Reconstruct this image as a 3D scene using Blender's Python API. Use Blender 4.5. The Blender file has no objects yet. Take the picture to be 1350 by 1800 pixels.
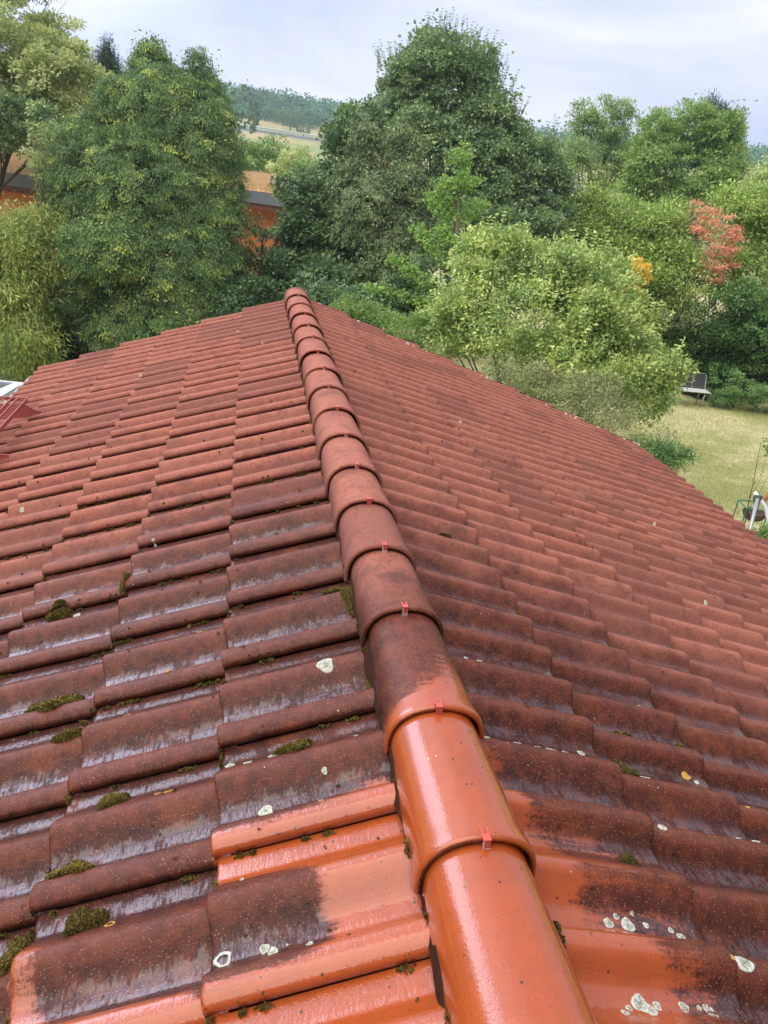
import bpy, math, random
import numpy as np
from mathutils import Matrix, Vector

# ------------------------------------------------------------------ camera
F_PX, PITCH, YAW, ROLL = 1315.16, 0.43006, -0.20419, 0.10622
CAM = np.array([-0.44735, 0.0, 1.03688])
def _rot(a, b, c):
    cp, sp = math.cos(math.pi/2-a), math.sin(math.pi/2-a)
    Rx = np.array([[1,0,0],[0,cp,-sp],[0,sp,cp]])
    Rz = np.array([[math.cos(b),-math.sin(b),0],[math.sin(b),math.cos(b),0],[0,0,1]])
    Rr = np.array([[math.cos(c),-math.sin(c),0],[math.sin(c),math.cos(c),0],[0,0,1]])
    return Rz@Rx@Rr
MC = _rot(PITCH, YAW, ROLL)
sc = bpy.context.scene
cd = bpy.data.cameras.new("camera"); cam = bpy.data.objects.new("camera", cd)
sc.collection.objects.link(cam); sc.camera = cam
cam.matrix_world = Matrix([[*MC[0],CAM[0]],[*MC[1],CAM[1]],[*MC[2],CAM[2]],[0,0,0,1]])
cd.sensor_fit = 'VERTICAL'; cd.sensor_height = 36.0; cd.sensor_width = 27.0
cd.lens = 36.0*F_PX/1800.0; cd.clip_start = 0.02; cd.clip_end = 3000

# ------------------------------------------------------------------ sky, sun, exposure
SUN_EL, SUN_AZ = math.radians(64), math.radians(-118)     # azimuth from +Y towards +X
w = bpy.data.worlds.new("World"); sc.world = w; w.use_nodes = True
nt = w.node_tree; nt.nodes.clear()
def N(nt, t, **k):
    n = nt.nodes.new(t)
    for a, b in k.items(): setattr(n, a, b)
    return n
out = N(nt,'ShaderNodeOutputWorld'); bg = N(nt,'ShaderNodeBackground'); bg2 = N(nt,'ShaderNodeBackground')
sky = N(nt,'ShaderNodeTexSky', sky_type='NISHITA', sun_disc=False)
sky.sun_elevation = SUN_EL; sky.sun_rotation = SUN_AZ; sky.air_density = 1.2; sky.dust_density = 2.0
nt.links.new(sky.outputs[0], bg.inputs[0]); bg.inputs[1].default_value = 0.06
tc = N(nt,'ShaderNodeTexCoord')
mp = N(nt,'ShaderNodeMapping'); mp.inputs['Scale'].default_value = (1.0,1.0,3.6); mp.inputs['Rotation'].default_value = (0.0,-0.10,0.5)
nt.links.new(tc.outputs['Generated'], mp.inputs[0])
n1 = N(nt,'ShaderNodeTexNoise'); n1.inputs['Scale'].default_value = 2.6; n1.inputs['Detail'].default_value = 5; n1.inputs['Roughness'].default_value = .48
n1.inputs['Distortion'].default_value = .5
nt.links.new(mp.outputs[0], n1.inputs[0])
rp = N(nt,'ShaderNodeValToRGB'); r = rp.color_ramp
r.elements[0].position = .36; r.elements[0].color = (.56,.62,.90,1)
r.elements[1].position = .66; r.elements[1].color = (.90,.91,1.0,1)
e = r.elements.new(.50); e.color = (.70,.74,.96,1)
nt.links.new(n1.outputs[0], rp.inputs[0])
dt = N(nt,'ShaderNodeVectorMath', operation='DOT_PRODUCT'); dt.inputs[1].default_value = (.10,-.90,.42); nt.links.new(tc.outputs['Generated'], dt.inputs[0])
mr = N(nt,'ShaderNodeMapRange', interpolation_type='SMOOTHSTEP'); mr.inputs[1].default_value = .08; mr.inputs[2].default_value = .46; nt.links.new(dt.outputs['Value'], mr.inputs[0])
mk = N(nt,'ShaderNodeMix', data_type='RGBA', blend_type='MULTIPLY'); nt.links.new(mr.outputs[0], mk.inputs[0]); nt.links.new(rp.outputs[0], mk.inputs[6]); mk.inputs[7].default_value = (.24,.255,.31,1)  # sky darkened behind the camera so the wet tile flanks mirror less light
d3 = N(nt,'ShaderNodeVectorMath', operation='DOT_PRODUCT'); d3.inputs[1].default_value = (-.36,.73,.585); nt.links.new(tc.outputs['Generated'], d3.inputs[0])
m3 = N(nt,'ShaderNodeMapRange', interpolation_type='SMOOTHSTEP'); m3.inputs[1].default_value = .80; m3.inputs[2].default_value = .95; m3.inputs[3].default_value = 1.0; m3.inputs[4].default_value = 2.0; nt.links.new(d3.outputs['Value'], m3.inputs[0])  # bright sky patch added above the frame for wet caps and troughs to mirror
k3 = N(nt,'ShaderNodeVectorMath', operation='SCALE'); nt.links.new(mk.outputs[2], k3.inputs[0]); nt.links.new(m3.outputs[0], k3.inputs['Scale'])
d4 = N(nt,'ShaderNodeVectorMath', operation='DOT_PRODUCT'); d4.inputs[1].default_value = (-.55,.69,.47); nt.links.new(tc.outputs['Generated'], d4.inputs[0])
m4 = N(nt,'ShaderNodeMapRange', interpolation_type='SMOOTHSTEP'); m4.inputs[1].default_value = .945; m4.inputs[2].default_value = .985; m4.inputs[3].default_value = 1.0; m4.inputs[4].default_value = 4.0; nt.links.new(d4.outputs['Value'], m4.inputs[0])  # smaller, brighter patch added out of frame for white glints in wet troughs
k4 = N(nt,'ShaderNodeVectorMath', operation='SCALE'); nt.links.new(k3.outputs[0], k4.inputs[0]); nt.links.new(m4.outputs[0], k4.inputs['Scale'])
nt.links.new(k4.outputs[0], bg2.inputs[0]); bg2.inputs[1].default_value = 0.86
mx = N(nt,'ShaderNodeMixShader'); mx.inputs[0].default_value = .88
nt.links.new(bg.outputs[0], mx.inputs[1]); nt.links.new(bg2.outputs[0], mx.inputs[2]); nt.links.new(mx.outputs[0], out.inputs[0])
sd = bpy.data.lights.new("sun", 'SUN'); sd.energy = 2.9; sd.angle = math.radians(78); sd.color = (1,.955,.88)
so = bpy.data.objects.new("sun", sd); sc.collection.objects.link(so)
dirv = Vector((math.sin(SUN_AZ)*math.cos(SUN_EL), math.cos(SUN_AZ)*math.cos(SUN_EL), math.sin(SUN_EL)))
so.rotation_euler = dirv.to_track_quat('Z','Y').to_euler()
sc.view_settings.view_transform = 'Standard'; sc.view_settings.look = 'None'
sc.view_settings.exposure = 0.6; sc.view_settings.gamma = 1; sc.view_settings.use_curve_mapping = False

# ------------------------------------------------------------------ helpers
GZ = -4.36
COL = sc.collection
def ray(px, py): return MC@np.array([px-675.0, -(py-900.0), -F_PX])
def at(px, py, D): return CAM + ray(px,py)*(D/F_PX)
def ground(px, py, z=GZ):
    r_ = ray(px,py); return CAM + r_*((z-CAM[2])/r_[2])

def tag(o, label=None, cat=None, group=None, kind=None):
    if label: o['label'] = label
    if cat: o['category'] = cat
    if group: o['group'] = group
    if kind: o['kind'] = kind
    return o
def empty(name, loc=(0,0,0)):
    o = bpy.data.objects.new(name, None); COL.objects.link(o); o.location = loc; o.empty_display_size = .1
    return o
def link(name, me, parent=None):
    o = bpy.data.objects.new(name, me); COL.objects.link(o)
    if parent is not None:
        o.parent = parent
        o.matrix_parent_inverse = Matrix.Translation(-Vector(parent.matrix_basis.translation)) if parent.type=='EMPTY' else Matrix()
    return o
def np_mesh(name, V, Q, mat, parent=None, attrs=None, smooth=True):
    """V (n,3); Q (m,4) quads or (m,3) triangles"""
    V = np.asarray(V, dtype=np.float32); Q = np.asarray(Q, dtype=np.int32)
    me = bpy.data.meshes.new(name)
    me.vertices.add(len(V)); me.vertices.foreach_set('co', V.ravel())
    k = Q.shape[1]
    me.loops.add(Q.size); me.loops.foreach_set('vertex_index', Q.ravel())
    me.polygons.add(len(Q)); me.polygons.foreach_set('loop_start', np.arange(0,Q.size,k,dtype=np.int32))
    me.polygons.foreach_set('use_smooth', np.full(len(Q), smooth))
    for a, arr in (attrs or {}).items():
        t = me.attributes.new(a, 'FLOAT', 'POINT'); t.data.foreach_set('value', np.asarray(arr,dtype=np.float32))
    me.update(calc_edges=True); me.validate()
    me.materials.append(mat)
    return link(name, me, parent)

class MB:
    """collects boxes, tubes and lathes into one mesh"""
    def __init__(s): s.v=[]; s.f=[]
    def add(s, vs, fs):
        b=len(s.v); s.v += [tuple(map(float,v)) for v in vs]; s.f += [tuple(b+i for i in f) for f in fs]
    def box(s, c, size, rz=0, M=None):
        x,y,z=[a/2 for a in size]; ca,sa=math.cos(rz),math.sin(rz); vs=[]
        for dz in (-z,z):
            for dx,dy in ((-x,-y),(x,-y),(x,y),(-x,y)):
                vs.append((c[0]+dx*ca-dy*sa, c[1]+dx*sa+dy*ca, c[2]+dz))
        s.add(vs,[(0,3,2,1),(4,5,6,7),(0,1,5,4),(1,2,6,5),(2,3,7,6),(3,0,4,7)])
    def tube(s, pts, rad, n=8, cap=True):
        pts=[Vector(p) for p in pts]
        if not hasattr(rad,'__len__'): rad=[rad]*len(pts)
        rings=[]; up=None
        for i,p in enumerate(pts):
            d=(pts[min(i+1,len(pts)-1)]-pts[max(i-1,0)]).normalized()
            if up is None: up = d.orthogonal().normalized()
            up=(up-d*up.dot(d)).normalized(); sd_=d.cross(up)
            rings.append([p+(up*math.cos(2*math.pi*k/n)+sd_*math.sin(2*math.pi*k/n))*rad[i] for k in range(n)])
        vs=[v for r_ in rings for v in r_]; fs=[]
        for i in range(len(pts)-1):
            for k in range(n):
                a=i*n+k;b=i*n+(k+1)%n; fs.append((a,b,b+n,a+n))
        if cap: fs.append(tuple(range(n-1,-1,-1))); fs.append(tuple(range((len(pts)-1)*n,len(pts)*n)))
        s.add(vs,fs)
    def sheet(s, quads, th, nrm):
        nrm=Vector(nrm).normalized()*th
        a=[Vector(q) for q in quads]; b=[q-nrm for q in a]; n=len(a)
        fs=[tuple(range(n)),tuple(range(2*n-1,n-1,-1))]+[(i,i+n,(i+1)%n+n,(i+1)%n) for i in range(n)]
        s.add(a+b,fs)
    def build(s, name, mat, parent=None, smooth=False, bevel=0):
        me=bpy.data.meshes.new(name); me.from_pydata(s.v,[],s.f); me.validate(); me.update()
        if smooth: me.polygons.foreach_set('use_smooth',[True]*len(me.polygons))
        me.materials.append(mat)
        o=link(name,me,parent)
        if bevel:
            b=o.modifiers.new('b','BEVEL'); b.width=bevel; b.segments=2; b.limit_method='ANGLE'
        return o

# ------------------------------------------------------------------ node helpers
class G:
    def __init__(s, name):
        s.m=bpy.data.materials.new(name); s.m.use_nodes=True; s.t=s.m.node_tree; s.t.nodes.clear()
        s.out=s.n('ShaderNodeOutputMaterial')
    def n(s,t,**k):
        n=s.t.nodes.new(t)
        for a,b in k.items(): setattr(n,a,b)
        return n
    def L(s,a,b): s.t.links.new(a,b)
    def inp(s,sock,v):
        if hasattr(v,'is_linked') or hasattr(v,'links'): s.L(v,sock)
        else: sock.default_value=v
    def attr(s,name): return s.n('ShaderNodeAttribute',attribute_name=name).outputs['Fac']
    def pos(s): return s.n('ShaderNodeTexCoord').outputs['Object']
    def map(s,v,scale=(1,1,1),rot=(0,0,0),loc=(0,0,0)):
        m=s.n('ShaderNodeMapping'); s.L(v,m.inputs[0]); m.inputs['Scale'].default_value=scale; m.inputs['Rotation'].default_value=rot; m.inputs['Location'].default_value=loc
        return m.outputs[0]
    def noise(s,v,scale,detail=3,rough=.5,dist=0):
        m=s.n('ShaderNodeTexNoise'); s.L(v,m.inputs[0]); m.inputs['Scale'].default_value=scale; m.inputs['Detail'].default_value=detail
        m.inputs['Roughness'].default_value=rough; m.inputs['Distortion'].default_value=dist; return m.outputs['Fac']
    def vor(s,v,scale,feature='F1',rnd=1):
        m=s.n('ShaderNodeTexVoronoi',feature=feature); s.L(v,m.inputs[0]); m.inputs['Scale'].default_value=scale; m.inputs['Randomness'].default_value=rnd
        return m.outputs
    def math(s,op,a,b=0,c=0,clamp=False):
        m=s.n('ShaderNodeMath',operation=op,use_clamp=clamp); s.inp(m.inputs[0],a); s.inp(m.inputs[1],b)
        if op in('MULTIPLY_ADD',): s.inp(m.inputs[2],c)
        return m.outputs[0]
    def ss(s,v,a,b,lo=0,hi=1):
        m=s.n('ShaderNodeMapRange',interpolation_type='SMOOTHSTEP'); s.inp(m.inputs[0],v); m.inputs[1].default_value=a; m.inputs[2].default_value=b
        m.inputs[3].default_value=lo; m.inputs[4].default_value=hi; return m.outputs[0]
    def mix(s,f,a,b,bt='MIX'):
        m=s.n('ShaderNodeMix',data_type='RGBA',blend_type=bt); s.inp(m.inputs[0],f)
        s.inp(m.inputs[6],(*a,1) if isinstance(a,tuple) and len(a)==3 else a); s.inp(m.inputs[7],(*b,1) if isinstance(b,tuple) and len(b)==3 else b)
        return m.outputs[2]
    def mixf(s,f,a,b):
        m=s.n('ShaderNodeMix',data_type='FLOAT'); s.inp(m.inputs[0],f); s.inp(m.inputs[2],a); s.inp(m.inputs[3],b); return m.outputs[0]
    def bump(s,h,dist,strength=1,normal=None):
        m=s.n('ShaderNodeBump'); s.L(h,m.inputs['Height']); m.inputs['Distance'].default_value=dist; s.inp(m.inputs['Strength'],strength)
        if normal is not None: s.L(normal,m.inputs['Normal'])
        return m.outputs[0]
    def bsdf(s,col,rough=.6,normal=None,coat=None,coatr=.05,spec=.5,metal=0,link=True,coatn=None):
        b=s.n('ShaderNodeBsdfPrincipled'); s.inp(b.inputs['Base Color'],(*col,1) if isinstance(col,tuple) and len(col)==3 else col)
        s.inp(b.inputs['Roughness'],rough); s.inp(b.inputs['Specular IOR Level'],spec); s.inp(b.inputs['Metallic'],metal)
        if normal is not None: s.L(normal,b.inputs['Normal'])
        if coat is not None:
            s.inp(b.inputs['Coat Weight'],coat); s.inp(b.inputs['Coat Roughness'],coatr); b.inputs['Coat IOR'].default_value=1.5
            if coatn is not None: s.L(coatn,b.inputs['Coat Normal'])
        if link: s.L(b.outputs[0],s.out.inputs[0])
        return b.outputs[0]

def simple(name,col,rough=.6,spec=.4,metal=0,var=.15,scale=6,bumpd=0):
    g=G(name); p=g.pos(); n_=g.noise(p,scale,4,.6)
    c=g.mix(n_, tuple(x*(1-var) for x in col), tuple(min(1,x*(1+var)) for x in col))
    nm=g.bump(g.noise(p,scale*12,3),bumpd) if bumpd else None
    g.bsdf(c,rough,nm,spec=spec,metal=metal); return g.m

# ------------------------------------------------------------------ tile material
def tile_material(name, ridge=False):
    g=G(name); p=g.pos()
    clean=g.attr('clean'); wet=g.attr('wet'); hh=g.attr('crest'); rnd=g.attr('rnd')
    nA=g.noise(p,9,5,.62); nB=g.noise(p,34,4,.65); nC=g.noise(p,420,2,.6); nD=g.noise(p,130,3,.7)
    # weathered rosy dry concrete; lit crests and shaded troughs painted into the colour
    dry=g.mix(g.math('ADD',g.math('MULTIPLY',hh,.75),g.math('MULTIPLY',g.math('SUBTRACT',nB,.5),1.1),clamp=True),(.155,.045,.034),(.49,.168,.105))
    dry=g.mix(g.math('MULTIPLY',rnd,.5),dry,(.42,.17,.115)); dry=g.mix(g.ss(rnd,.72,.80,0,.5),dry,(.17,.055,.042))
    dry=g.mix(g.ss(nA,.50,.70,0,.7),dry,(.20,.075,.058))
    # damp, algae darkened concrete
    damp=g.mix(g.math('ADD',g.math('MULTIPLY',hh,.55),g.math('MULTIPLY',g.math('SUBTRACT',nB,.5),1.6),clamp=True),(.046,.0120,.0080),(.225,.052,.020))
    damp=g.mix(g.ss(g.noise(p,6.5,4,.7),.53,.68,0,.5),damp,(.22,.056,.018))
    damp=g.mix(g.ss(nA,.50,.70,0,.7),damp,(.075,.019,.011))
    wetn=g.ss(g.math('ADD',wet,g.math('MULTIPLY',g.math('SUBTRACT',nA,.5),.7)),.15,.85)
    col=g.mix(wetn,dry,damp)
    # light and dark aggregate grains
    sp=g.vor(p,210); spm=g.math('MULTIPLY',g.math('LESS_THAN',sp['Distance'],.27),g.math('GREATER_THAN',sp['Color'],.60))
    col=g.mix(g.math('MULTIPLY',spm,.45),col,(.50,.23,.14))
    col=g.mix(g.ss(nC,.53,.66,0,.7),col,(.045,.018,.014)); col=g.mix(g.ss(nD,.53,.68,0,.55),col,(.10,.034,.024)); col=g.mix(g.ss(g.noise(p,17,5,.7),.54,.68,0,.45),col,(.11,.036,.026))
    nS=g.noise(g.map(p,(5,42,5)),1.0,4,.65)
    # clean orange surface, ragged edge
    cm=g.ss(g.math('ADD',clean,g.math('ADD',g.math('MULTIPLY',g.math('SUBTRACT',nA,.5),.5),g.math('ADD',g.math('MULTIPLY',g.math('SUBTRACT',nS,.5),.9),g.math('MULTIPLY',g.math('SUBTRACT',nD,.5),.45)))),.36,.64)
    orange=g.mix(nB,(.43,.083,.012),(.34,.062,.010))
    orange=g.mix(g.ss(nS,.50,.74,0,.12 if ridge else .55),orange,(.21,.042,.013)); orange=g.mix(g.ss(nD,.60,.70,0,.35),orange,(.16,.035,.014)); orange=g.mix(g.ss(nC,.57,.68,0,.6),orange,(.15,.032,.012)); orange=g.mix(g.ss(g.noise(p,6,4,.6),.48,.70,0,.45),orange,(.27,.052,.012))
    col=g.mix(cm,col,orange)
    # tiny pale lichen specks and brown crumbs
    v2=g.vor(p,46); lm=g.math('MULTIPLY',g.math('LESS_THAN',v2['Distance'],.10),g.math('GREATER_THAN',v2['Color'],.80))
    col=g.mix(g.math('MULTIPLY',lm,g.ss(nA,.48,.56,0,.8)),col,(.48,.44,.37))
    v3=g.vor(g.map(p,(1,1,1),loc=(.3,.7,.1)),60); dm=g.math('MULTIPLY',g.math('LESS_THAN',v3['Distance'],.16),g.math('GREATER_THAN',v3['Color'],.74))
    col=g.mix(g.math('MULTIPLY',dm,.8),col,(.022,.014,.010))
    gloss=g.math('MAXIMUM',wetn,cm)
    rough=g.mixf(gloss,.82,.42)
    grain=g.bump(nC,.0016,g.mixf(cm,.9,.5)); grain=g.bump(nD,.0035,g.mixf(cm,.55,.25),grain)
    rip=g.noise(g.map(p,(2.3,.75,1.2)),26 if ridge else 44,3,.6); jag=g.noise(g.map(p,(3.2,.55,1.5)),46,3,.7)
    film=g.bump(rip,.0034 if not ridge else .0008,.5); film=g.bump(g.noise(p,230,2,.5),.00055,g.mixf(cm,.8,.6),film)
    pud=g.math('ADD',g.noise(p,20,3,.6),g.math('MULTIPLY',g.math('SUBTRACT',jag,.5),.75))
    coat=g.math('MULTIPLY',gloss,g.mixf(cm,g.ss(g.math('ADD',pud,g.math('MULTIPLY',g.math('SUBTRACT',.30,hh),.85)),.61,.80,.05,.85),1.0))
    g.bsdf(col,rough,grain,coat=coat,coatr=g.mixf(cm,.07,.05),spec=.22,coatn=film)
    return g.m
M_TILE=tile_material('weathered_roof_tile'); M_CAP=tile_material('ridge_tile_surface',True)

# ------------------------------------------------------------------ roof geometry
PHI=0.34308; GA=0.35867; CP,SP=math.cos(PHI),math.sin(PHI)
D0={-1:.53098, 1:.43472}; NROW={-1:6,1:10}
TB={-1:.94365, 1:.884}; T_NEAR,T_FAR=-1.4,6.63
HROLL=.039; STEP=.027
def sp_pt(side,T,d,n=0.0):
    return np.stack([side*(d*CP+n*SP), T+0*d, -d*SP+n*CP],axis=-1)
def prof(u):
    a=np.clip(np.abs(u)/.072,0,1); big=-HROLL*(1-np.cos(np.pi/2*a)**2)
    side=np.where(u>.098, -HROLL+(HROLL-.004)*np.sin(np.clip((u-.098)/.044,0,1)*np.pi/2)**2, -1)
    h=np.where(u>.088,np.maximum(side,-HROLL),big)
    h=np.where(u>.160, -.004-.008*((u-.160)/.018)**2, h)
    return h
def roof_height(side,T,d):
    """n of the visible tile surface at a point of the slope"""
    k=math.ceil((d-D0[side])/GA-1e-6); k=max(k,0); dk=D0[side]+k*GA
    u=((TB[side]-T) if side<0 else (T-TB[side]))
    u=(u+.116)%.30-.116
    return float(prof(np.array(u)))-STEP*(dk-d)/GA
def soft(x,a,b,s): return 1/(1+np.exp(-(x-a)/s))*1/(1+np.exp(-(b-x)/s))
def clean_mask(side,T,d):
    if side<0:
        m=soft(T,-9,1.10,.018)*soft(d,-1,.535,.004)
        m=np.maximum(m, soft(T,-9,1.155,.03)*soft(d,-1,.36,.04))
        m=np.maximum(m, .95*soft(T,-9,.90,.02)*soft(d,.53,.90,.01)); m=np.maximum(m, .95*soft(T,-9,.99,.01)*soft(d,.82,.90,.02))
        m=np.maximum(m, soft(T,-9,.80,.03)*soft(d,.53,.90,.01))
        m=np.maximum(m, .60*soft(T,1.02,1.09,.01)*soft(d,.54,.63,.02))
        m=np.maximum(m, soft(T,-9,.95,.01)*soft(d,.86,.90,.02))
        m=m-1.0*soft(T,.80,.985,.014)*soft(d,.325,.53,.02)        # dark patch on the big roll
        m=m-.95*soft(T,.82,.965,.02)*soft(d,.50,.83,.025)
        m=m-.5*soft(T,1.115,1.20,.015)*soft(d,.28,.6,.03)
        m=m-.55*soft(T,.86,.99,.02)*soft(d,.215,.245,.008)
    else:
        m=soft(T,-9,.80,.03)*soft(d,-1,.30,.03)
        m=np.maximum(m, soft(T,-9,1.00,.03)*soft(d,-1,.19,.03))
        m=np.maximum(m, .95*soft(T,-9,1.16,.04)*soft(d,-1,.135,.02))
        m=np.maximum(m, .46*soft(T,-9,1.08,.06)*soft(d,-1,.42,.04))
    return np.clip(m,0,1.2)
def wet_mask(side,T,d):
    if side<0: return np.clip(1-(T+.10*d-1.95)/1.6,0,1)*1.0
    return np.clip(1-(T+.38*d-1.60)/1.5,0,1)*.92
def make_slope(side,parent):
    rs=np.random.RandomState(5+side); V=[];Q=[];AT={k:[] for k in('clean','wet','crest','rnd')}; base=0
    us=np.array([-.117,-.10,-.088,-.076,-.066,-.056,-.046,-.036,-.026,-.016,-.006,.004,.014,.024,.034,.044,.054,.064,.074,.088,.098,.106,.114,.122,.130,.138,.146,.156,.166,.174,.179])
    for k in range(NROW[side]):
        dk=D0[side]+k*GA
        j0=int(math.floor((T_NEAR-TB[side])/.3)); j1=int(math.floor((T_FAR-TB[side])/.3))+1
        for j in range(j0,j1+1):
            tb=TB[side]+.3*j
            if tb>T_FAR+(.10 if side<0 else .05): continue
            near=tb<2.6
            nv=26 if near else (9 if tb<4.5 else 5)
            top=dk-GA-.035
            if k==0: top=max(.05,dk-.47)
            vs=np.linspace(top,dk-.012,nv)
            jd=rs.uniform(-.004,.004); jn=rs.uniform(-.0022,.0022); sk=rs.uniform(-.018,.018)
            rows=[(d,0) for d in vs]+[(dk-.006,-.0006),(dk-.002,-.0022),(dk+.0002,-.006),(dk+.0004,-.013),(dk,-.024),(dk-.02,-.0245)]
            dd=np.array([a for a,b in rows]); dn=np.array([b for a,b in rows])
            U=np.concatenate([us,[.1825,.1845,.1842,.170]]); H=np.concatenate([prof(us),[-.0160,-.0210,-.0325,-.0330]])
            UU,DD=np.meshgrid(U,dd); HH=np.tile(H,(len(dd),1))+dn[:,None]
            fr=(dk-DD)/GA
            T=tb-UU if side<0 else tb+UU
            wob=.0012*np.sin(UU*40+rs.uniform(0,6))*(1-np.clip(fr,0,1))
            n=HH-STEP*fr+jn*(1-np.clip(fr,0,1))+rs.uniform(-.01,.01)*UU*0.5
            D=DD+jd+sk*UU+wob
            P=sp_pt(side,T,D,n)
            # verge: clip tiles at the gable line
            T_=np.minimum(P[...,1],T_FAR+.015); P[...,1]=T_
            nr,nc=UU.shape; idx=np.arange(nr*nc).reshape(nr,nc)+base
            q=np.stack([idx[:-1,:-1],idx[:-1,1:],idx[1:,1:],idx[1:,:-1]],-1).reshape(-1,4)
            if side>0: q=q[:,::-1]
            q=q[:,::-1]
            V.append(P.reshape(-1,3));Q.append(q);base+=nr*nc
            AT['clean'].append(clean_mask(side,T,D).ravel()); AT['wet'].append(wet_mask(side,T,D).ravel())
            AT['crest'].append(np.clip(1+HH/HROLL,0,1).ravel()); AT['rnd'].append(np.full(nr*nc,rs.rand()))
    o=np_mesh('roof_slope',np.concatenate(V),np.concatenate(Q),M_TILE,parent,{k:np.concatenate(v) for k,v in AT.items()})
    return o

house=empty('tiled_house',(0,2.6,GZ)); tag(house,'house under a wet red concrete tile roof, seen from above its ridge','house')
slopeL=make_slope(-1,house); slopeR=make_slope(1,house)
slopeL['label']='shorter mossy roof slope left of the ridge'; slopeR['label']='longer roof slope falling towards the lawn'

# ridge tiles: the nearer edge of each lies over the next one
XC=-.040
LIPS=[.853-.74,.853-.37,.853,1.189,1.57,1.905,2.231,2.54,2.885,3.236,3.60,3.96,4.33,4.72,5.10,5.50,5.90,6.28]
LIPS=[-1.37+.37*i for i in range(4)]+LIPS
LIPS=sorted(set(round(a,3) for a in LIPS))
M_CLIP=simple('red_lacquered_clip',(.52,.085,.065),.35,.5,var=.1); M_ALU=simple('bare_aluminium',(.75,.75,.76),.35,metal=.7,var=.05)
def cap_profile(th,half,top,zb):
    """th in [-1,1] -> (x,z) : angular half round, steep skirts and a broad rounded top"""
    a=th*math.radians(104)
    x=half*np.sign(th)*np.abs(np.sin(np.clip(np.abs(a),0,math.pi/2)))**.92
    z=zb+(top-zb)*np.where(np.abs(a)<math.pi/2,np.abs(np.cos(a))**.80,0)
    z=np.where(np.abs(a)>=math.pi/2, zb-.02*(np.abs(a)-math.pi/2)/math.radians(14), z)
    return x,z
clip_proto=None
def make_cap(i,T0,T1,parent):
    rs=np.random.RandomState(40+i); L=T1-T0+.05
    ts=np.concatenate([[.022,.0,.0,.003,.008],np.linspace(.016,.05,8),np.linspace(.06,L,18 if T0<2.2 else 7)])
    dn =np.concatenate([[-.011,-.011,-.005,-.0015,-.0002],np.zeros(8),np.zeros(18 if T0<2.2 else 7)])
    lip=.0050*np.cos(np.clip(ts/.075,0,1)*math.pi/2)**2
    th=np.linspace(-1,1,49)
    jt=rs.uniform(-.003,.003); jx=rs.uniform(-.004,.004); jr=rs.uniform(-.008,.008)
    V=[]
    for t,a,b in zip(ts,dn,lip):
        taper=t/L
        half=.104-.012*taper+a+b; top=.034-.016*taper+a+b+jt; zb=-.066-.002*taper
        x,z=cap_profile(th,half,top,zb)
        slant=.010*np.cos(th*3)*0
        V.append(np.stack([XC+x+jx+jr*t,np.full_like(x,T0+t)+slant,z],-1))
    V=np.array(V); nr,nc=V.shape[:2]; idx=np.arange(nr*nc).reshape(nr,nc)
    q=np.stack([idx[:-1,:-1],idx[:-1,1:],idx[1:,1:],idx[1:,:-1]],-1).reshape(-1,4)
    P=V.reshape(-1,3); T=P[:,1]; X=P[:,0]-XC
    if T0<1.1: clean=np.full(len(P),1.1)
    elif T0<1.4:   # third visible cap: orange lip, brown body
        clean=.95*np.clip(1-(T-T0-.035-.02*np.clip(X/.1,-1,1))/.07,0,1)+.30*np.exp(-((T-T0-.12)/.12)**2)*np.clip((X+.08)/.06,0,1)+.38*np.clip(X/.06,0,1)*np.clip(1.2-(T-T0)/.3,0,1)
    elif T0<1.7: clean=np.clip(.22-.2*(T-T0)/.3,0,1)*np.ones(len(P))
    else: clean=np.zeros(len(P))
    if T0<.4: clean=np.full(len(P),1.1)
    edge=np.repeat(np.array([1,1,.8,.25]+[0]*(nr-4)),nc); clean=clean-edge*.75
    wet=np.clip(1-(T-1.55)/.55,0,1)*.80
    crest=np.clip((P[:,2]+.066)/.09,0,1)*.9+.1
    o=np_mesh('ridge_cap',P,q,M_CAP,parent,{'clean':clean,'wet':wet,'crest':crest,'rnd':np.full(len(P),rs.rand())})
    return o
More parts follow.
